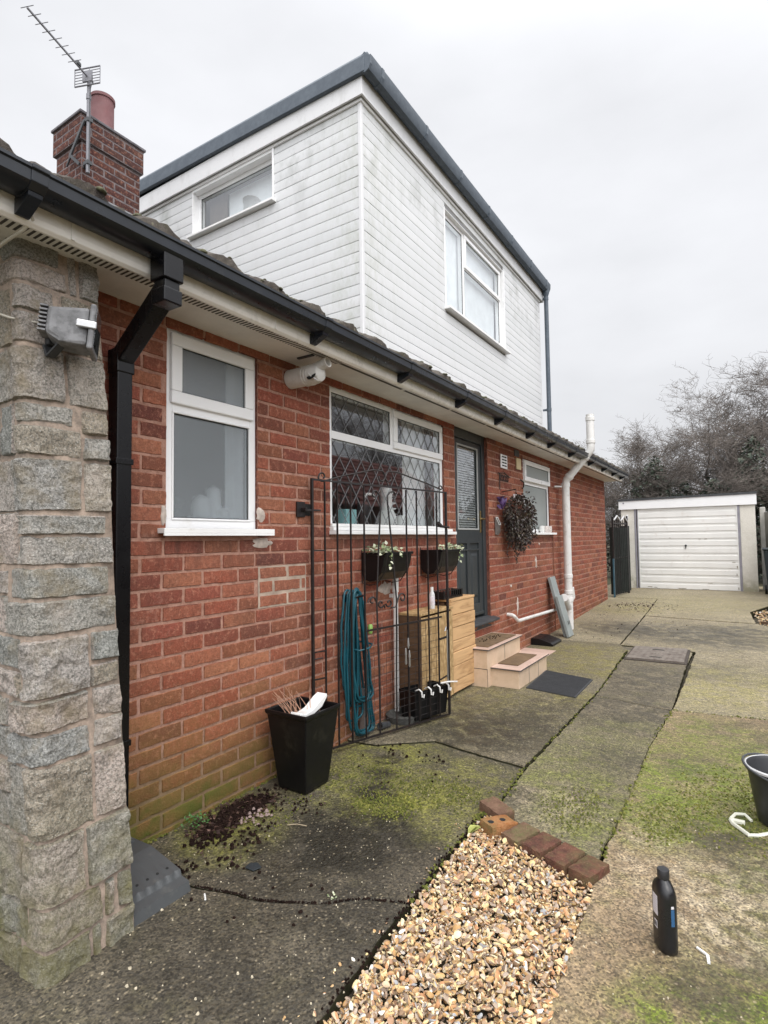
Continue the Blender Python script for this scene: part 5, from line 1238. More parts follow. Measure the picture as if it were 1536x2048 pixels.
# ------------------------------------------------------------ steps
DS = empty('doorstep', (.28, 5.0, 0), 'two tiled steps under the dark back door', 'steps')
b = MB(); b.box(0, .300, 4.56, 5.39, 0, .318); b.box(.29, .548, 4.64, 5.42, 0, .155); b.build('riser', M_TILE, DS, bevel=.003)
b = MB(); b.box(0, .318, 4.545, 5.40, .319, .333); b.box(.302, .566, 4.625, 5.435, .156, .170); b.build('tread', M_TILEP, DS, bevel=.003)
b = MB(); 
for x0_, x1_, y_, z0_, z1_ in ((.0,.3,4.559,.155,.16),(.548,.549,4.9,.0,.155)): pass
b.box(.0,.301,4.5588,4.56,.155,.160); b.box(.298,.3012,4.5588,4.5605,.0,.155); b.box(.548,.5492,4.90,4.905,0,.155); b.box(.548,.5492,5.16,5.165,0,.155); b.box(.300,.3012,4.97,4.975,.171,.318)
b.build('grout', M_DKGRY, DS)
b = MB(); b.box(.316,.3195,4.545,5.40,.318,.326); b.box(.302,.5675,4.6235,4.6255,.1555,.163); b.box(.5655,.568,4.625,5.435,.1555,.163); b.box(0,.3195,4.5435,4.5455,.318,.326); b.build('tile_trim', M_DKGRY, DS)
def doormat(x0, x1, y0, y1, z, label):
    M = MB(); n = 10
    for i in range(60):
        pass
    M.box(x0, x1, y0, y1, z, z+.008); o = M.build('doormat', M_MATBR, bevel=.003); tag(o, label, 'doormat', 'coir mats on the steps')
doormat(.03, .285, 4.62, 5.33, .334, 'brown coir mat on the upper step below the door')
doormat(.315, .50, 4.76, 5.28, .171, 'brown coir mat on the lower step')
crumbs('dirt', [(.15,5.0,.08,.28,40,.004,.010)], M_SOIL, 'black dirt crumbs on the upper step mat', 'dirt', 3, .3)
for o in [o for o in COL.objects if o.name == 'dirt']: 
    for v in o.data.vertices: v.co.z += .343
b = MB(); pts = [(.585,4.70),(1.02,4.605),(1.01,5.25),(.545,5.40)]; b.prism(pts, .005, .014)
for i in range(26):
    f = (i+.5)/26; a_ = Vector(pts[0]).lerp(Vector(pts[3]), f); c_ = Vector(pts[1]).lerp(Vector(pts[2]), f); a2 = a_.lerp(c_, .03); c2 = a_.lerp(c_, .97)
    b.bar((a2.x,a2.y,.0148), (c2.x,c2.y,.0148), .008, .0045)
tag(b.build('rubber_mat', M_RUBBER), 'square ribbed grey rubber mat in front of the steps', 'mat')
b = MB(); b.lathe([(.0,.004),(.052,.004),(.06,.02),(.072,.13),(.078,.135),(.078,.145),(.068,.145),(.06,.05),(0,.05)], (.10,5.56,.0), 22); tag(b.build('small_bucket', M_BLKPOT, smooth='auto'), 'small black bucket tucked behind the steps', 'bucket')
GC = empty('drain_cover', (.12, 6.85, 0), 'black sloping plastic drain cover by the wall beyond the steps', 'drain cover')
b = MB(); b.ext([(.0,.005),(.0,.085),(.10,.085),(.235,.045),(.262,.03),(.262,.005)], (6.62, 6.99)); b.build('cover', M_BLKPOT, GC, bevel=.004)
b = MB()
for y in (6.68, 6.93): b.box(.03,.05,y-.015,y+.015,.085,.0865); b.lathe([(.008,0),(.008,.0015),(0,.0015)], (.20,y,.0556), 8)
b.build('hole', M_SLOT, GC)
b = MB(); b.box(.0,.36,5.50,6.40,.002,.010); tag(b.build('tile_offcut', M_TILEP), 'flat pinkish tile offcut on the ground behind the steps', 'tile')

# ------------------------------------------------------------ soil pipe and branches
SP = empty('soil_pipe', (.12, 7.9, 0), 'thick white soil pipe rising past the gutter', 'pipe')
def pipe(M, pts, r, seg=20): M.tube(pts, r, seg)
b = MB(); pipe(b, [(.125,7.9,.0),(.125,7.9,2.02),(.14,7.9,2.08),(.44,7.9,2.42),(.475,7.9,2.47),(.478,7.9,2.56),(.478,7.9,2.95)], .052); b.build('pipe', M_WPIPE, SP, smooth='auto')
b = MB()
for p, ax in (((.125,7.9,1.98),None),((.125,7.9,.72),None),((.125,7.9,.50),None),((.125,7.9,.40),None),((.478,7.9,2.55),None),((.478,7.9,2.86),None)): b.lathe([(.056,0),(.060,.004),(.060,.05),(.056,.054)], p, 20)
for f in (.12, .86):
    p = Vector((.14,7.9,2.08)).lerp(Vector((.44,7.9,2.42)), f); b.lathe([(.056,-.02),(.061,-.016),(.061,.02),(.056,.024)], p, 20, M3=Vector((.30,0,.34)).to_track_quat('Z','Y').to_matrix())
b.build('collar', M_WPIPE, SP, smooth='auto')
b = MB(); pipe(b, [(.125,7.9,.30),(.125,7.75,.42),(.125,7.66,.47)], .048); b.lathe([(.055,0),(.055,.05)], (.125,7.70,.452), 18, M3=Vector((0,-.10,.05)).to_track_quat('Z','Y').to_matrix()); b.build('branch', M_WPIPE, SP, smooth='auto')
b = MB(); b.obox((.16,8.0,.50), (.02,.09,.16), Matrix.Rotation(R(20),3,'X')); b.build('bracket', M_WPIPE, SP, bevel=.004)
b = MB(); b.tube([(.02,7.72,1.98),(.09,7.82,1.98)], .012, 8); b.build('pipe_clip', M_WPIPE, SP, smooth='auto')
b = MB(); b.tube([(.0,5.86,.455),(.055,5.86,.452),(.07,5.875,.44),(.07,5.95,.40),(.07,5.99,.378),(.07,6.05,.372),(.07,7.72,.33)], .019, 14)
tag(b.build('waste_pipe', M_WPIPE, smooth='auto'), 'white waste pipe running low along the wall past the steps', 'pipe')
b = MB(); b.tube([(.012,7.62,.05),(.012,7.62,1.4)], .006, 8); b.box(0,.02,7.61,7.63,.66,.70); tag(b.build('copper_pipe', simple('dull_copper', (.25,.11,.07), .4, .2, metal=.6)), 'thin copper pipe on the wall beside the soil pipe', 'pipe')
# lengths of grey fascia board leaning on the wall
def plank_lean(y, w, x1, x0, z0, z1, label, grp='grey boards leaning by the soil pipe', th=.035):
    d = Vector((x0-x1, 0, z1-z0)); L_ = d.length; d.normalize(); M3 = Matrix((Vector((0,1,0)), d.cross(Vector((0,1,0)))*-1, d)).transposed()
    M = MB(); M.obox(Vector(((x0+x1)/2, y, (z0+z1)/2)), (w, th, L_), M3); o = M.build('leaning_board', simple('pale_grey_board', (.24,.265,.26), .5, .1, 8, .1), bevel=.003); return tag(o, label, 'board', grp)
plank_lean(7.40, .22, .225, .035, .015, .765, 'longer grey board leaning on the wall, behind the other')
o = plank_lean(7.36, .22, .272, .135, .018, .525, 'shorter grey board with two slots leaning in front of the longer one')
b = MB()
for y in (7.33, 7.39): b.bar((.266,y,.17), (.254,y,.215), .012, .004, up=(1,0,0))
b.build('slot', M_SLOT, o)

# ------------------------------------------------------------ hanging basket etc by the far window
HB = empty('hanging_basket', (.15, 6.05, 1.5), 'wall basket holding a trailing dark leaved plant', 'basket')
b = MB(); b.lathe([(.0,-.10),(.06,-.095),(.10,-.06),(.125,.0),(.118,.0),(.09,-.05),(0,-.07)], (.145,5.93,1.55), 18); b.build('bowl', simple('coir_basket', (.09,.06,.035), .95, .3, 30, .6), HB, smooth='auto')
b = MB(); b.tube([(0,5.78,1.78),(.16,5.78,1.80),(.16,5.78,1.76)], .006, 6); 
for a in (0, 2.1, 4.2): b.tube([(.16,5.78,1.76), (.155+.12*math.cos(a), 5.78+.12*math.sin(a), 1.62)], .002, 4)
b.build('hanger', M_IRON, HB)
t = NT('dark_trailing_leaf'); c = t.ramp(t.isl, [(0,(.020,.012,.012)),(.4,(.045,.024,.020)),(.7,(.030,.030,.018)),(.9,(.08,.055,.035)),(1,(.12,.10,.07))]); M_DLEAF = t.fin(c, .45)
M = MB(); rs = random.Random(77)
for _ in range(2600):
    # rounded crown with a ragged skirt
    while True:
        p = Vector((rs.uniform(-1,1), rs.uniform(-1,1), rs.uniform(-1,1)))
        if p.length < 1: break
    q = Vector((.15+p.x*.15, 5.92+p.y*.30, 1.53+p.z*.21))
    if rs.random() < .28: q = Vector((.15+p.x*.11, 5.86+p.y*.18, 1.32+p.z*.17))
    if q.x < .01: q.x = .02
    d = Vector((p.x, p.y, p.z-.4)).normalized()+Vector((rs.uniform(-.5,.5), rs.uniform(-.5,.5), rs.uniform(-.6,.3)))
    leaf(M, q, d, rs.uniform(.018,.032), rs.uniform(-1.5,1.5), .3)
for k_ in range(30):
    y0_ = rs.uniform(5.66,6.18); x0_ = rs.uniform(.06,.26); z0_ = rs.uniform(1.32,1.45); ln = rs.uniform(.10,.30)*(1.3-abs(y0_-5.9)*2.5); sw = rs.uniform(-.06,.06)
    for q_ in range(int(max(3, ln/.012))):
        f = q_*.012; leaf(M, (x0_+rs.uniform(-.008,.008), y0_+sw*f/.2+rs.uniform(-.012,.012), z0_-f), (rs.uniform(-.5,1), rs.uniform(-1,1), -.8), rs.uniform(.014,.028), rs.uniform(-1.5,1.5))
for k_ in range(26):
    a_ = rs.uniform(0,6.28); ln = rs.uniform(.06,.14)
    for q_ in range(7):
        f = q_/6; leaf(M, (.16+.13*math.cos(a_)*0+rs.uniform(0,.1), 5.92+(.26+ln*f)*math.cos(a_), 1.55+(.19+ln*f)*math.sin(a_)-.05*f*f), (rs.uniform(-.2,1), math.cos(a_), math.sin(a_)-.6), rs.uniform(.016,.03), rs.uniform(-1.5,1.5))
tag(M.build('trailing_plant', M_DLEAF, fixn=False), 'bushy dark brown trailing plant hanging in front of the far window', 'plant')
b = MB(); b.lathe([(.0,.06),(.02,.05),(.028,.0),(.014,-.05),(0,-.08)], (.05,5.66,1.66), 10)
for k in range(6): leaf(b, (.05,5.66,1.70-.02*k), (.6*(-1)**k,-.6+.4*k%1,.5), .07, k)
tag(b.build('purple_ornament', simple('purple_ribbon', (.085,.045,.14), .4, .5, 30, .1), smooth='auto'), 'purple and pink ornament hanging left of the dark trailing plant', 'ornament')
b = MB(); b.box(.008,.012,6.12,6.48,1.70,1.78); tag(b.build('wall_plaque', simple('pale_plaque', (.55,.50,.50), .6, .25, 80), bevel=.002), 'small pale plaque on the wall above the trailing plant', 'plaque')
b = MB()
for k in range(5):
    yy = 5.72+k*.05; b.tube([(.02,yy+.02*math.cos(a),1.93+.035*math.sin(a)) for a in [i*.55 for i in range(12)]], .004, 5)
b.tube([(.012,5.66,1.975),(.03,5.8,1.985),(.02,6.0,1.95)], .006, 5); b.tube([(.012,5.70,1.98),(.012,5.70,1.80)], .005, 5)
tag(b.build('scroll_bracket', M_IRON), 'rusty scrolled iron bracket on the wall right of the door', 'bracket')
b = MB(); b.tube([(.012,6.36,1.96),(.04,6.40,1.93),(.02,6.44,1.88),(.02,6.40,1.86)], .008, 6); tag(b.build('small_hook', M_IRON), 'small dark hook on the wall beside the far window frame', 'hook')
b = MB(); b.extx([(5.545,1.50),(5.60,1.505),(5.69,1.42),(5.69,1.35),(5.62,1.31),(5.55,1.32)], .004, .014); SL = tag(b.build('slate_ornament', simple('slate', (.12,.10,.09), .8, .3, 30, .4), bevel=.002), 'slate ornament hanging on the bricks beside the door handle', 'ornament')
b = MB(); b.bar((.016,5.56,1.50), (.016,5.61,1.50), .010, .004, up=(1,0,0)); b.bar((.016,5.61,1.50), (.016,5.69,1.425), .010, .004, up=(1,0,0)); b.bar((.016,5.56,1.50), (.016,5.64,1.425), .010, .004, up=(1,0,0)); b.bar((.016,5.64,1.425), (.016,5.69,1.425), .010, .004, up=(1,0,0)); b.build('white_clip', M_WHITE, SL)
MG_ = simple('patterned_ceramic', (.66,.60,.57), .3, .35, 90, bump=0)
for k_, (yy, w_, lab) in enumerate(((7.12,.036,'first small white cup on the far window sill, half behind the plant'), (7.27,.042,'second small white cup on the far window sill, in the middle'), (7.42,.042,'white cup with a handle at the right end of the far window sill'))):
    b = MB(); b.lathe([(0,0),(w_*.8,0),(w_,.02),(w_,.085),(w_*.88,.085),(w_*.85,.015),(0,.015)], (.015,yy,1.346), 18)
    b.tube([(.02,yy+w_*.9+.035*math.sin(a),1.39-.028*math.cos(a)) for a in [i*.35 for i in range(10)]], .006, 6)
    tag(b.build('cup', MG_ if k_ else M_WHITE, smooth='auto'), lab, 'cup', 'white cups on the far sill')

# ------------------------------------------------------------ manhole, bottle, bucket, bits
MH = empty('manhole_cover', (1.36, 6.75, 0), 'rusty square manhole cover set in the path', 'manhole cover')
pts = [(1.10,6.37),(1.635,6.385),(1.61,7.16),(1.085,7.08)]
M_RUST = simple('rusty_cast_iron', (.17,.145,.12), .7, .2, 14, .4, 60, dirt=((.07,.045,.035), 16, .5, .7))
PL = MB(); PL.prism(pts, -.03, .018)
b = MB(); cx = sum(p[0] for p in pts)/4; cy = sum(p[1] for p in pts)/4; out = [(cx+(x-cx)*1.09, cy+(y-cy)*1.07) for x, y in pts]; b.prism(out, -.05, .004); b.build('frame', simple('dark_iron_frame', (.05,.038,.03), .8, .3, 20, .3), MH, bevel=.003)
b = MB(); b.box(1.30,1.42,6.50,6.53,.0182,.0195); b.box(1.28,1.40,6.92,6.96,.0182,.0195); b.build('key_slot', M_SLOT, MH)
b = PL
for i in range(9):
    for j in range(11):
        x = 1.14+i*.055; y = 6.44+j*.06
        if 3 <= i <= 5 and 3 < j < 7: continue
        b.obox((x,y,.0185), (.030,.006,.002), Matrix.Rotation(R(35 if i < 5 else -35),3,'Z'))
for i in range(3): b.box(1.30+i*.03,1.313+i*.03,6.70,6.76,.018,.0205)
b.build('plate', M_RUST, MH)
BT = empty('black_bottle', (1.943, 1.99, 0), 'black plastic bottle with a white label standing on the concrete', 'bottle')
rot = Matrix.Rotation(R(-58),3,'Z')
def oval(M, prof, c, seg=32, a=1.0, bb=.66):
    vs = []
    for r_, z in prof:
        for k in range(seg):
            t_ = 6.28318*k/seg; ct, st_ = math.cos(t_), math.sin(t_); n_ = 2.6 if r_ > .03 else 2
            den = (abs(ct)**n_+abs(st_)**n_)**(1/n_); f = bb if r_ > .03 else bb+(1-bb)*(1-min(1,max(0,(r_-.018)/.012)))
            vs.append(Vector(c)+rot@Vector((r_*ct/den*a, r_*st_/den*f, z)))
    n = len(prof); M.add(vs, [(i*seg+k, i*seg+(k+1)%seg, (i+1)*seg+(k+1)%seg, (i+1)*seg+k) for i in range(n-1) for k in range(seg)]+[tuple(range(seg-1,-1,-1)), tuple((n-1)*seg+k for k in range(seg))])
BC = (1.943,1.99,0)
b = MB(); oval(b, [(.040,.002),(.043,.006),(.0438,.02),(.0438,.165),(.042,.178),(.036,.191),(.025,.202),(.0155,.210),(.0150,.214)], BC); b.build('body', simple('black_hdpe', (.012,.012,.014), .32, .15, 10, .05), BT, smooth='auto')
b = MB(); b.lathe([(.0175,.212),(.0178,.214),(.0178,.236),(.0165,.238),(0,.238)], BC, 24); b.build('cap', simple('black_cap', (.02,.02,.022), .45, .1), BT, smooth='auto')
def patchlab(a0, a1, z0, z1, name, mat):
    M = MB(); n = 10; vs = []
    for z in (z0, z1):
        for i in range(n+1):
            t_ = a0+(a1-a0)*i/n; ct, st_ = math.cos(t_), math.sin(t_); den = (abs(ct)**2.6+abs(st_)**2.6)**(1/2.6); vs.append(Vector(BC)+rot@Vector((.0444*ct/den, .0444*st_/den*.67, z)))
    M.add(vs, [(i, i+1, n+2+i, n+1+i) for i in range(n)]); M.build(name, mat, BT, fixn=False)
M_LAB = simple('white_label', (.70,.68,.72), .5, .03, bump=0); M_LINE = simple('label_print', (.25,.22,.26), .5, bump=0)
WL0, WL1 = R(252), R(291)
patchlab(WL0, WL1, .105, .165, 'label', M_LAB); patchlab(R(262), R(286), .065, .088, 'barcode_label', M_LAB)
for i in range(4): patchlab_z = .070+i*.004
b_l = [(.108+i*.007) for i in range(8)]
M = MB()
for z in b_l:
    vs = []
    for zz in (z, z+.0022):
        for i in range(7):
            t_ = WL0+.06+(WL1-WL0-.12)*i/6; ct, st_ = math.cos(t_), math.sin(t_); den = (abs(ct)**2.6+abs(st_)**2.6)**(1/2.6); vs.append(Vector(BC)+rot@Vector((.0447*ct/den, .0447*st_/den*.675, zz)))
    M.add(vs, [(i, i+1, 8+i, 7+i) for i in range(6)])
M.build('label_text', simple('faint_print', (.50,.48,.55), .5, bump=0), BT, fixn=False)
M = MB()
for i in range(9):
    t0 = R(264)+i*R(2.1); vs = []
    for zz in (.069,.084):
        for t_ in (t0, t0+R(1.1)):
            ct, st_ = math.cos(t_), math.sin(t_); den = (abs(ct)**2.6+abs(st_)**2.6)**(1/2.6); vs.append(Vector(BC)+rot@Vector((.0447*ct/den, .0447*st_/den*.675, zz)))
    M.add(vs, [(0,1,3,2)])
M.build('barcode', M_SLOT, BT, fixn=False)
patchlab(R(-2), R(18), .090, .140, 'front_label', simple('blue_label', (.03,.10,.22), .5, bump=0)); patchlab(R(0), R(16), .142, .150, 'front_mark', M_LAB)

BK = empty('bucket', (2.285, 3.09, 0), 'dark grey bucket with a white and black handle standing by the broken clip', 'bucket')
bc = (2.30,3.09,0)
b = MB(); b.lathe([(0,.003),(.098,.003),(.103,.012),(.135,.225),(.143,.228),(.145,.245),(.137,.247),(.130,.235),(.100,.02),(0,.02)], bc, 40); b.build('tub', simple('dark_bucket_plastic', (.030,.031,.034), .4, .1, 6, .05), BK, smooth='auto')
b = MB(); b.lathe([(.1455,.236),(.1475,.238),(.1475,.246),(.1405,.250),(.1375,.248)], bc, 40, cap=False); b.build('rim', simple('pale_rim', (.5,.5,.5), .4), BK, smooth='auto')
b = MB(); b.tube([(bc[0]+.150*math.cos(a), bc[1]+.150*math.sin(a)*1.0, .225+.035*abs(math.cos((a-R(90))))*0+.03*math.sin((a-R(70)))) for a in [R(70)+R(180)*i/20 for i in range(21)]], .005, 8); b.build('handle', M_DKGRY, BK, smooth='auto')
b = MB(); b.tube([(2.095,3.0,.006),(2.105,2.965,.006),(2.165,2.885,.006),(2.20,2.905,.006),(2.245,2.955,.006)], [.008,.009,.009,.008,.007], 6); b.tube([(2.095,3.0,.010),(2.115,3.045,.018),(2.15,3.05,.022),(2.175,3.02,.012)], .007, 6); b.box(2.10,2.15,2.985,3.01,.002,.012)
tag(b.build('broken_clip', simple('off_white_plastic', (.66,.66,.56), .45), smooth='auto'), 'broken white plastic pipe clip lying by the bucket', 'plastic clip')
b = MB(); b.bar((2.025,2.03,.006),(2.055,2.01,.006),.006,.005); b.bar((2.055,2.01,.006),(2.06,1.975,.006),.008,.005); tag(b.build('plastic_shard', M_WHITE), 'tiny white plastic shard right of the black bottle', 'plastic shard')
M = MB(); leaf(M, (1.16,2.36,.012), (-.35,-1,.05), .075, .2, .15); leaf(M, (1.155,2.35,.014), (-.3,-1,.1), .06, .5, .15)
tag(M.build('green_leaf', simple('yellow_green_leaf', (.38,.40,.12), .5, .2, 30), fixn=False), 'single yellow green leaf on the edge of the gravel', 'leaf')
M = MB(); rs = random.Random(31)
for _ in range(70): leaf(M, (.06+rs.uniform(-.035,.05), 1.71+rs.uniform(-.05,.05), rs.uniform(.0,.05)), (rs.uniform(-.5,1), rs.uniform(-1,1), rs.uniform(0,1)), rs.uniform(.008,.018), rs.uniform(-1,1))
tag(M.build('weed', simple('weed_green', (.05,.13,.03), .6, .3, 40), fixn=False), 'small green weed growing at the foot of the wall', 'weed')
M = MB()
for _ in range(16): leaf(M, (.905+rs.uniform(-.02,.02), 1.64+rs.uniform(-.015,.015), .002), (rs.uniform(-1,1), rs.uniform(-1,1), .3), rs.uniform(.006,.012), rs.uniform(-1,1))
tag(M.build('weed', M_IVY, fixn=False), 'tiny weed in the crack of the near slab', 'weed')
b = MB(); b.tube([(.50,1.405,.004),(.528,1.385,.005)], .0035, 6); tag(b.build('cigarette_end', M_WHITE), 'short white stub beside the grey drain cover', 'litter')

b = MB(); b.prism([(.50,1.60),(.545,1.60),(.555,1.635),(.52,1.65),(.495,1.63)], .001, .006); tag(b.build('slate_chip', simple('blue_slate', (.018,.024,.028), .6, .2), bevel=.002), 'small blue black slate chip on the dark slab', 'slate')
b = MB(); b.tube([(.42,1.93,.006),(.455,1.955,.008),(.50,1.97,.005)], .0025, 5); tag(b.build('dead_twig', simple('pale_twig', (.30,.24,.16), .8)), 'pale dead twig lying near the spilled compost', 'twig')
# ------------------------------------------------------------ things inside the kitchen window
def curtain(y0, y1, z0, z1, x, label):
    M = MB(); n = max(8, int((y1-y0)/.012)); vs = []
    for z in (z0, z1):
        for i in range(n+1): vs.append((x+.010*math.sin(i*.9)+.004*math.sin(i*2.3), y0+(y1-y0)*i/n, z))
    M.add(vs, [(i, i+1, n+2+i, n+1+i) for i in range(n)])
    tag(M.build('curtain', M_CURT, smooth=True, fixn=False), label, 'curtain', 'net curtains in the kitchen window')
curtain(2.90, 3.06, 1.40, 2.28, -.20, 'narrow white curtain at the left of the kitchen window')
curtain(2.00, 2.13, 1.40, 2.28, -.10, 'thin pale curtain edge behind the stippled glass')
curtain(4.02, 4.40, 1.40, 2.28, -.20, 'wide white curtain at the right of the kitchen window')
b = MB(); b.box(-.32,-.13,2.82,4.39,1.355,1.372); b.build('window_board', M_UPVC, H)
b = MB(); b.box(-.24,-.15,3.16,3.29,1.373,1.50); tag(b.build('teal_box', M_TEAL, bevel=.003), 'pale teal box on the inside sill of the kitchen window', 'box')
KT = empty('kettle', (-.24, 3.48, 1.373), 'dark kettle with a pale band inside the kitchen window', 'kettle')
b = MB(); b.lathe([(0,0),(.07,0),(.075,.03),(.068,.14),(.05,.19),(.0,.20)], (-.24,3.48,1.373), 20); b.build('body', M_BLKPOT, KT, smooth='auto')
b = MB(); b.tube([(-.17,3.42,1.60),(-.165,3.45,1.625),(-.165,3.52,1.625),(-.17,3.55,1.60)], .010, 8); b.build('handle', M_WHITE, KT, smooth='auto')
OR = MB()
OR.lathe([(0,0),(.07,0),(.085,.04),(.08,.09),(.05,.16),(.045,.24),(.055,.28),(.04,.33),(0,.345)], (-.22,3.80,1.373), 16)
for k in range(5): leaf(OR, (-.20,3.84,1.47+.045*k), (.2,1,.6), .07, .3)
tag(OR.build('swan_ornament', M_WHITE, smooth='auto'), 'white feathered bird ornament inside the kitchen window', 'ornament')
OR = MB(); OR.lathe([(0,0),(.05,0),(.055,.06),(.045,.10),(0,.11)], (-.2,3.98,1.373), 12); OR.lathe([(0,0),(.03,0),(.035,.09),(.0,.10)], (-.2,4.1,1.373), 12)
tag(OR.build('white_pots', M_WHITE, smooth='auto'), 'low white pots on the inside sill of the kitchen window', 'pots')
b = MB(); b.lathe([(0,0),(.05,0),(.06,.05),(.045,.10),(0,.12)], (-.12,1.86,1.40), 14); b.lathe([(0,0),(.045,0),(.05,.06),(.04,.15),(0,.17)], (-.15,1.95,1.40), 14); b.lathe([(0,0),(.04,0),(.042,.04),(0,.06)], (-.10,1.99,1.40), 14); b.box(-.16,-.10,1.80,2.05,1.38,1.41); tag(b.build('white_towel', M_CURT, smooth='auto'), 'pale bundle behind the stippled glass of the nearest window', 'towel')
M = MB()
for _ in range(60): leaf(M, (-.20+rs.uniform(-.02,.02), 1.73+rs.uniform(-.05,.05), 1.40+rs.uniform(0,.09)), (rs.uniform(-1,1), rs.uniform(-1,1), rs.uniform(0,1)), rs.uniform(.02,.04), rs.uniform(-1,1))
tag(M.build('pot_plant', simple('house_plant', (.04,.09,.03), .6), fixn=False), 'green pot plant behind the stippled glass of the nearest window', 'plant')
# ------------------------------------------------------------ garage
GY, GZ = 13.6, .13
GR = empty('garage', (1.1, GY, GZ), 'white concrete garage with an up and over door at the end of the drive', 'garage')
X0, X1 = -.155, 2.385
t = NT('pebbledash_panel'); c = t.mix(t.rng(t.voro(70, out=0), .1, .6), (.60,.57,.50), (.70,.67,.60)); c = t.mix(t.rng(t.noise(4, 5, .7), .5, .8, 0, .4), c, (.45,.42,.33))
z = t.sep()[2]; c = t.mix(t.math('MULTIPLY', t.rng(z, .13, .55, 1, 0, True), t.rng(t.noise(9, 4), .4, .6, .2, .9)), c, (.32,.30,.20)); M_DASH = t.fin(c, .9, t.bump(t.voro(80), .5, .006))
M_GDOOR = simple('white_steel_door', (.76,.75,.72), .4, .04, 3, .05, 30, dirt=((.58,.52,.47), 5, .58, .85))
M_GFASC = simple('white_board', (.82,.82,.82), .45, .03, 3, .04)
M_STRIP = simple('grey_purple_strip', (.26,.25,.28), .5, .15, 8)
b = MB(); b.box(X0, .155, GY, GY+.08, GZ-.02, 1.90); b.box(2.12, X1, GY, GY+.08, GZ-.02, 1.90); b.box(X0, X0+.07, GY+.08, GY+4.8, GZ-.02, 2.0); b.box(X1-.07, X1, GY+.08, GY+4.8, GZ-.02, 2.0); b.box(X0, X1, GY+4.8, GY+4.88, GZ-.02, 2.0)
b.build('wall', M_DASH, GR, bevel=.006)
b = MB(); b.box(.12, .155, GY-.012, GY, GZ, 1.885); b.build('corner_strip', M_STRIP, GR, bevel=.003)
b = MB(); b.box(.175,.195, GY-.008, GY+.03, GZ, 1.885); b.build('corner_strip', M_STRIP, GR, bevel=.003)
b = MB(); b.box(2.075, 2.12, GY-.012, GY, GZ, 1.885); b.build('corner_strip', M_STRIP, GR, bevel=.003)
b = MB(); b.add([(X0-.04,GY-.04,1.885),(X1+.03,GY-.04,1.895),(X1+.03,GY-.04,2.115),(X0-.04,GY-.04,2.075),(X0-.04,GY-.012,1.885),(X1+.03,GY-.012,1.895),(X1+.03,GY-.012,2.115),(X0-.04,GY-.012,2.075)], [(0,1,2,3),(7,6,5,4),(0,4,5,1),(3,2,6,7),(0,3,7,4),(1,5,6,2)])
b.build('fascia', M_GFASC, GR, bevel=.003)
b = MB(); b.add([(X0-.05,GY-.06,2.076),(X1+.04,GY-.06,2.116),(X1+.04,GY+4.9,2.116),(X0-.05,GY+4.9,2.076),(X0-.05,GY-.06,2.116),(X1+.04,GY-.06,2.156),(X1+.04,GY+4.9,2.156),(X0-.05,GY+4.9,2.116)], [(3,2,1,0),(4,5,6,7),(0,1,5,4),(1,2,6,5),(2,3,7,6),(3,0,4,7)])
b.build('roof', M_DKGRY, GR)
# ribbed door
b = MB(); zz = [GZ+.01]; prof = []
z = GZ+.01; k = 0
while z < 1.88:
    w_ = .055 if k % 2 else .100
    if k % 2: prof += [(GY+.006, z+.004), (GY+.006, z+w_-.004)]
    else: prof += [(GY-.004, z+.002), (GY-.004, z+w_-.002)]
    z += w_; k += 1
n = len(prof); vs = [(.195, y, z_) for y, z_ in prof]+[(2.075, y, z_) for y, z_ in prof]
b.add(vs, [(i, n+i, n+i+1, i+1) for i in range(n-1)]); gd = b.build('door', M_GDOOR, GR, fixn=False)
b = MB(); b.box(.196,.215,GY-.010,GY+.01,GZ+.01,1.87); b.build('door_edge', M_GDOOR, gd)
b = MB(); b.box(2.055,2.074,GY-.010,GY+.01,GZ+.01,1.87); b.build('door_edge', M_GDOOR, gd)
b = MB(); b.lathe([(.022,0),(.022,.012),(0,.012)], (1.12,GY-.005,1.07), 12, M3=Matrix.Rotation(R(90),3,'X')); b.box(1.112,1.128,GY-.03,GY-.006,1.01,1.085); b.build('handle', M_DKGRY, gd)
b = MB(); rs = random.Random(9)
for x, z, w_, h in ((.80,1.235,.04,.006),(1.36,1.205,.045,.006),(1.47,1.205,.05,.007),(1.95,.72,.06,.008),(2.03,.60,.014,.05),(2.02,.45,.012,.04),(1.5,.28,.09,.006),(.35,.17,.09,.010),(.48,.155,.06,.012),(2.04,.16,.03,.05),(.95,.152,.15,.010),(1.4,.15,.12,.008)):
    b.box(x, x+w_, GY-.0075, GY-.003, z, z+h)
b.build('paint_chip', simple('bare_rust', (.20,.17,.12), .9, .4, 40), gd)
b = MB(); b.lathe([(.018,0),(.018,.01),(0,.012)], (-.09,GY-.04,2.03), 10, M3=Matrix.Rotation(R(90),3,'X')); b.build('bolt', M_STRIP, GR)

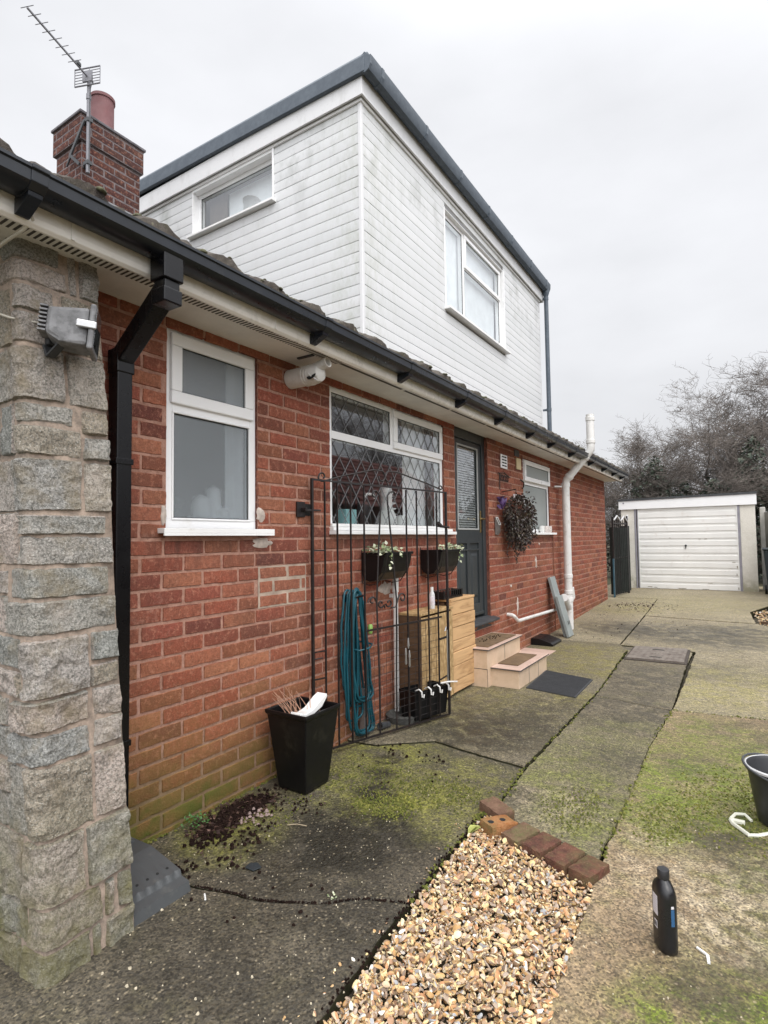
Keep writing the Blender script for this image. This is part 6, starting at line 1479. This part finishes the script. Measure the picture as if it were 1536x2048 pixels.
# ------------------------------------------------------------ side gate next to the house corner
def small_gate(name, x0, y0, x1, y1, z0, z1, label, cover=None):
    g_ = empty(name, (x0, y0, z0), label, 'gate', None); a = Vector((x0,y0,0)); c_ = Vector((x1,y1,0)); L_ = (c_-a).length; d = (c_-a).normalized()
    P = lambda s, z, o=0: a+d*s+Vector((d.y,-d.x,0))*o+Vector((0,0,z))
    for s in (0, L_): b = MB(); b.bar(P(s,z0), P(s,z1+.04), .03); b.build('stile', M_IRON, g_)
    for z in (z0+.06, (z0+z1)/2, z1-.08): b = MB(); b.bar(P(0,z), P(L_,z), .012, .03); b.build('rail', M_IRON, g_)
    n = max(3, int(L_/.11))
    for i in range(1, n): b = MB(); s = L_*i/n; b.bar(P(s,z0+.04), P(s,z1), .014); b.build('bar', M_IRON, g_)
    for i in range(2):
        s = L_*(i+.5)/2; b = MB(); h = L_*.22
        b.bar(P(s-h,z1-.02,.02), P(s,z1+.07,.02), .02); b.bar(P(s,z1+.07,.02), P(s+h,z1-.03,.02), .02); b.build('finial', simple('white_tipped_finial', (.5,.5,.5), .4), g_)
    if cover:
        b = MB(); b.box(0,0,0,0,0,0) if 0 else None
        for i in range(8): s = L_*i/8; b.bar(P(s+L_/16, z0+.05, -.03), P(s+L_/16, z1-.16, -.03), L_/8*.96, .012, up=tuple(d))
        b.build('infill_board', cover, g_)
    return g_
M_GREEN = simple('dark_green_board', (.020,.024,.021), .8, .3, 8, .2)
small_gate('side_gate', .06, 11.45, .17, 12.3, .12, 1.62, 'near leaf of the dark side gate next to the house corner', M_GREEN)
small_gate('side_gate', .17, 12.35, -.06, 13.5, .13, 1.66, 'far leaf of the dark side gate hinged on the garage', M_GREEN)
b = MB(); b.box(.055, .08, 11.36, 11.40, .1, .86); tag(b.build('blue_post', simple('faded_blue_plastic', (.035,.10,.14), .5, .2)), 'faded blue post behind the house corner', 'post')
# ------------------------------------------------------------ right boundary: concrete posts with boards, wheelie bin
M_CPOST = simple('concrete_post', (.42,.41,.38), .9, .15, 8, .4, 60)
FN = empty('boundary_fence', (2.75, 14.4, GZ), 'grey board fence on concrete posts beyond the garage corner', 'fence')
for (x, y) in ((2.52,14.2),(2.74,13.5),(2.98,12.6),(3.4,11.0),(3.8,9.4)):
    b = MB(); b.box(x-.05, x+.05, y-.05, y+.05, GZ-.1, 1.86); b.build('post', M_CPOST, FN, bevel=.015)
for (xa, ya), (xb, yb) in (((2.52,14.2),(2.74,13.5)),((2.74,13.5),(2.98,12.6)),((2.98,12.6),(3.4,11.0)),((3.4,11.0),(3.8,9.4))):
    b = MB(); b.bar(((xa+.03),ya,.95), ((xb+.03),yb,.95), .03, 1.6); b.build('board_panel', simple('grey_fence_board', (.17,.165,.15), .9, .2, 8, .3), FN)
WB = empty('wheelie_bin', (2.72, 12.9, GZ), 'dark green wheeled bin against the boundary fence', 'bin')
b = MB(); b.prism([(2.52,12.72),(2.98,12.72),(2.98,13.2),(2.52,13.2)], GZ+.05, .98, [(2.47,12.66),(3.0,12.66),(3.0,13.2),(2.47,13.2)]); b.build('body', simple('bin_green', (.012,.022,.026), .45, .1), WB, bevel=.02)
b = MB(); b.box(2.45,3.02,12.63,13.24,.985,1.03); b.build('lid', simple('bin_lid', (.02,.03,.034), .45), WB, bevel=.015)
b = MB()
for x in (2.50, 2.98): b.lathe([(0,-.02),(.09,-.02),(.09,.02),(0,.02)], (x,13.18,GZ+.09), 18, M3=Matrix.Rotation(R(90),3,'Y'))
b.build('wheel', M_BLKPOT, WB)
sm = MB(); 
for _ in range(1): sm.bar((2.33,9.25,.085),(2.9,9.15,.09),.03,.03)
tag(sm.build('wet_plank', M_DKWOOD), 'dark wet plank lying on the gravel at the right edge', 'plank')

# ------------------------------------------------------------ bare trees and ivy thicket behind
def tubes_mesh(name, segs, mat, leaves=None, lmat=None):
    """segs: list of (p0,p1,r0,r1) -> one mesh, 4-sided near the trunk, 3-sided twigs"""
    V = []; F = []
    for p0, p1, r0, r1 in segs:
        k = 6 if r0 > .05 else (4 if r0 > .012 else 3)
        d = p1-p0
        if d.length < 1e-6: continue
        d.normalize(); a = d.cross(Vector((.3,.2,.9))).normalized(); c_ = d.cross(a); b0 = len(V)
        for p, r_ in ((p0, r0), (p1, r1)):
            for i in range(k):
                t_ = 6.28318*i/k; V.append(p+a*(r_*math.cos(t_))+c_*(r_*math.sin(t_)))
        for i in range(k): F.append((b0+i, b0+(i+1)%k, b0+k+(i+1)%k, b0+k+i))
    me = bpy.data.meshes.new(name); me.from_pydata([tuple(v) for v in V], [], F); me.materials.append(mat); me.update(); return me
def tree_segs(seed, h, spread=1.0, dens=1.0, tang=.5):
    rs = random.Random(seed); trunk = []; twigs = []
    def grow(p, d, L_, r_, lev):
        n = 4 if lev < 3 else (3 if lev < 5 else 2); q = p
        for i in range(n):
            d = (d+Vector((rs.gauss(0,.16+.06*lev), rs.gauss(0,.16+.06*lev), rs.gauss(0,.10)+.05))).normalized()
            e = q+d*(L_/n); ra = r_*(1-.5*i/n); rb = r_*(1-.5*(i+1)/n)
            (trunk if lev < 2 else twigs).append((q, e, ra, rb)); q = e
            if lev < 6 and r_ > .0:
                m_ = 1 if lev < 2 else (2 if rs.random() < .30*dens else 1)
                if lev == 5 and rs.random() < .55: m_ = 0
                if i >= (1 if lev == 0 else 0):
                    for _ in range(m_+(1 if lev in (1, 2) else 0)):
                        an = rs.uniform(0, 6.28); side = Vector((math.cos(an), math.sin(an), rs.uniform(-.25, .5)*1.0)); nd = (d*rs.uniform(.35,.8)+side*rs.uniform(.6,1.0)*spread).normalized()
                        grow(q, nd, L_*rs.uniform(.45,.68), max(.0038, rb*rs.uniform(.45,.62)), lev+1)
    grow(Vector((0,0,0)), Vector((rs.uniform(-.1,.1),rs.uniform(-.1,.1),1)).normalized(), h*.55, h*.016, 0)
    return trunk, twigs
M_BARK = simple('grey_brown_bark', (.10,.084,.072), .9, .3, 6, .4, 30)
M_TWIG = simple('grey_twig', (.135,.115,.100), .9, .3, 2, 0, 30)
M_LEAFD = NT('dark_ivy_leaf'); c = M_LEAFD.ramp(M_LEAFD.isl, [(0,(.025,.040,.028)),(.5,(.048,.064,.042)),(1,(.08,.09,.06))]); M_LEAFD = M_LEAFD.fin(c, .6)
protos = []
for sd_, h, sp_ in ((11, 5.6, 1.0), (23, 5.0, 1.15), (37, 6.2, .9)):
    tr_, tw = tree_segs(sd_, h, sp_); protos.append((tubes_mesh('trunk', tr_, M_BARK), tubes_mesh('crown', tw, M_TWIG), len(tw))); print('twigs', len(tw), len(tr_), max(s_[1].z for s_ in tw))
def ivy_mesh(seed, h, r_, n):
    rs = random.Random(seed); M = MB()
    for _ in range(n):
        z = rs.random()**.8*h; rr = r_*(1-.55*z/h)*(.5+.5*rs.random())*(1+.35*math.sin(z*3+seed)); a = rs.uniform(0, 6.28)
        p = (rr*math.cos(a), rr*math.sin(a), z); leaf(M, p, (math.cos(a)+rs.uniform(-.5,.5), math.sin(a)+rs.uniform(-.5,.5), rs.uniform(-.6,.5)), rs.uniform(.06,.13), rs.uniform(-1,1))
    me = bpy.data.meshes.new('ivy'); me.from_pydata(M.v, [], M.f); me.materials.append(M_LEAFD); me.update(); return me
ivyA = ivy_mesh(1, 3.0, .9, 2600); ivyB = ivy_mesh(2, 2.2, 1.1, 2400)
def place_tree(k, x, y, rot, sc, label, ivy=None, group='bare winter trees beyond the garage', z=0):
    r_ = empty('bare_tree', (x, y, z), label, 'tree', group); r_.rotation_euler = (0, 0, rot); r_.scale = (sc, sc, sc)
    for me, nm in ((protos[k][0], 'trunk'), (protos[k][1], 'crown')):
        o = bpy.data.objects.new(nm, me); COL.objects.link(o); o.parent = r_
    if ivy:
        o = bpy.data.objects.new('ivy', ivy); COL.objects.link(o); o.parent = r_
    return r_
for k_, x_, y_, ro_, sc_, lab_, iv_ in (
    (0, 1.6, 20.5, .3, 1.08, 'bare tree standing directly behind the garage door', ivyB),
    (1, .3, 20.0, 2.1, 1.02, 'low ivy-clad bare tree behind the garage wall nearest the side gate', ivyA),
    (2, 3.4, 21.5, 4.0, 1.05, 'tallest bare tree, above the garage wall nearest the fence', None),
    (0, 4.8, 21.0, 1.2, 1.10, 'bare tree rising over the boundary fence', None),
    (1, 2.5, 19.6, 5.1, 1.05, 'spreading bare tree rising over the fence side of the garage roof', ivyA),
    (2, -.7, 21.5, 3.3, .80, 'small bare tree above the far end of the house gutter', None),
    (1, 1.0, 22.5, .9, 1.15, 'bare tree farther back, seen through the ones behind the garage', None),
    (2, 2.9, 24.0, 5.9, 1.18, 'farther bare tree filling the gaps above the garage roof', None),
    (0, 4.9, 24.0, 2.6, 1.28, 'farther bare tree behind the one over the boundary fence', None),
    (2, -3.4, 27.0, .9, .90, 'pale thin bare tree just visible beside the soil pipe', None),
    (1, -1.7, 23.5, 2.9, .80, 'low bare tree between the soil pipe and the garage', None),
    (0, .1, 18.9, 4.4, .75, 'short bare tree behind the side gate', ivyB),
    (0, 2.3, 22.5, 3.9, 1.15, 'bare tree in the second row, just past the garage door handle', None),
    (1, 4.0, 22.5, 1.9, 1.2, 'bare tree in the second row, above the garage corner by the fence', None),
    (2, .2, 23.0, 5.2, .95, 'bare tree in the second row, above the garage corner by the side gate', None)):
    place_tree(k_, x_, y_, ro_, sc_, lab_, iv_)
def thicket(x, y, L_, h, label, seed, n, col=None, tw=.8):
    M = MB(); rs = random.Random(seed)
    for _ in range(n):
        u = rs.uniform(-.5,.5)*L_; hh = h*(.75+.25*math.sin(u*2.3+seed)+.15*math.sin(u*5.1)); z = rs.random()**.75*hh
        leaf(M, (x+u, y+rs.gauss(0,.3), z), (rs.uniform(-1,1), -rs.uniform(0,1), rs.uniform(-.8,.6)), rs.uniform(.06,.13), rs.uniform(-1,1))
    T_ = MB()
    for _ in range(int(n*tw)):
        u = rs.uniform(-.55,.55)*L_; z = rs.random()**.8*h*1.15; d = Vector((rs.gauss(0,.7), rs.gauss(0,.3), rs.uniform(-.2,1))).normalized()*rs.uniform(.15,.38); p = Vector((x+u,y+rs.gauss(0,.5),z)); e1 = p+d; d2 = (d+Vector((rs.gauss(0,.12),rs.gauss(0,.1),rs.gauss(0,.1))))*.8; T_.tube([p,e1,e1+d2], [.009,.006,.003], 3, caps=False)
    root = M.build('leaves', M_THK if col is None else col, E_ := empty('thicket', (x,y,0), label, 'bush', 'tangled bushes behind the garage'), fixn=False); T_.build('branches', M_TWIG, E_, fixn=False); return
    tag(M.build('thicket', M_THK if col is None else col, fixn=False), label, 'bush', 'tangled bushes behind the garage')
t = NT('thicket_mix'); c = t.ramp(t.isl, [(0,(.03,.040,.026)),(.35,(.06,.062,.04)),(.6,(.10,.085,.068)),(1,(.15,.13,.11))]); M_THK = t.fin(c, .8)
thicket(1.0, 19.2, 3.4, 3.7, 'dark ivy thicket rising behind the gate side of the garage', 5, 9000, M_LEAFD, .10)
thicket(4.0, 19.6, 4.0, 3.9, 'brown tangled bush behind the fence side of the garage', 6, 3600)
thicket(-1.3, 20.0, 2.6, 2.9, 'brown tangled bush between the house corner and the garage', 7, 2200)
thicket(6.8, 19.5, 3.5, 3.2, 'tangled bush beyond the boundary fence', 8, 1200)

# ------------------------------------------------------------ the neighbours across the drive (seen in the windows)
NB = empty('neighbour_bungalow', (11, 17, 0), 'red roofed bungalow across the drive, mirrored in the leaded window', 'house')
M_RT = simple('red_roof_tile', (.17,.055,.042), .8, .3, 4, .5, 30)
b = MB(); b.box(8.2, 14, 11.2, 22.2, 0, 2.4); b.build('wall', M_BRICK, NB)
b = MB(); b.add([(7.8,10.9,2.35),(7.8,22.5,2.35),(11.1,22.5,4.6),(11.1,10.9,4.6),(14.4,10.9,2.35),(14.4,22.5,2.35)], [(0,3,2,1),(3,4,5,2)])
for i in range(11): f = i/11; b.box(7.8+3.3*f, 7.86+3.3*f, 10.9, 22.5, 2.36+2.25*f, 2.40+2.25*f)
b.build('roof', M_RT, NB, fixn=False)
b = MB(); b.box(8.15, 8.19, 15, 16.4, 1.0, 2.1); b.build('window', M_GLASS, NB)
FB = MB(); 
for i in range(26): FB.box(5.3, 5.33, -2.2+i*.45, -1.77+i*.45, 0, 1.5+.02*math.sin(i*2))
tag(FB.build('drive_fence', simple('brown_fence_board', (.10,.065,.04), .9, .3, 8, .3)), 'brown board fence along the far side of the drive', 'fence')
for i, (k, x, y, ro, sc) in enumerate(((0,8.5,9,1,1.2),(1,16.0,14.5,2,1.6),(2,16.5,20,3,1.7),(0,15,25,4,1.8),(1,9.0,6.0,5,1.1),(2,12,-1.5,1.5,1.3))):
    place_tree(k, x, y, ro, sc, ['bare tree beyond the neighbour gable', 'wide bare tree near the end of the drive fence', 'tall bare tree behind the neighbour house', 'distant bare tree past the neighbour roof', 'bare tree in the front garden across the drive', 'large bare tree far behind the photographer'][i], None, 'bare trees across the drive')
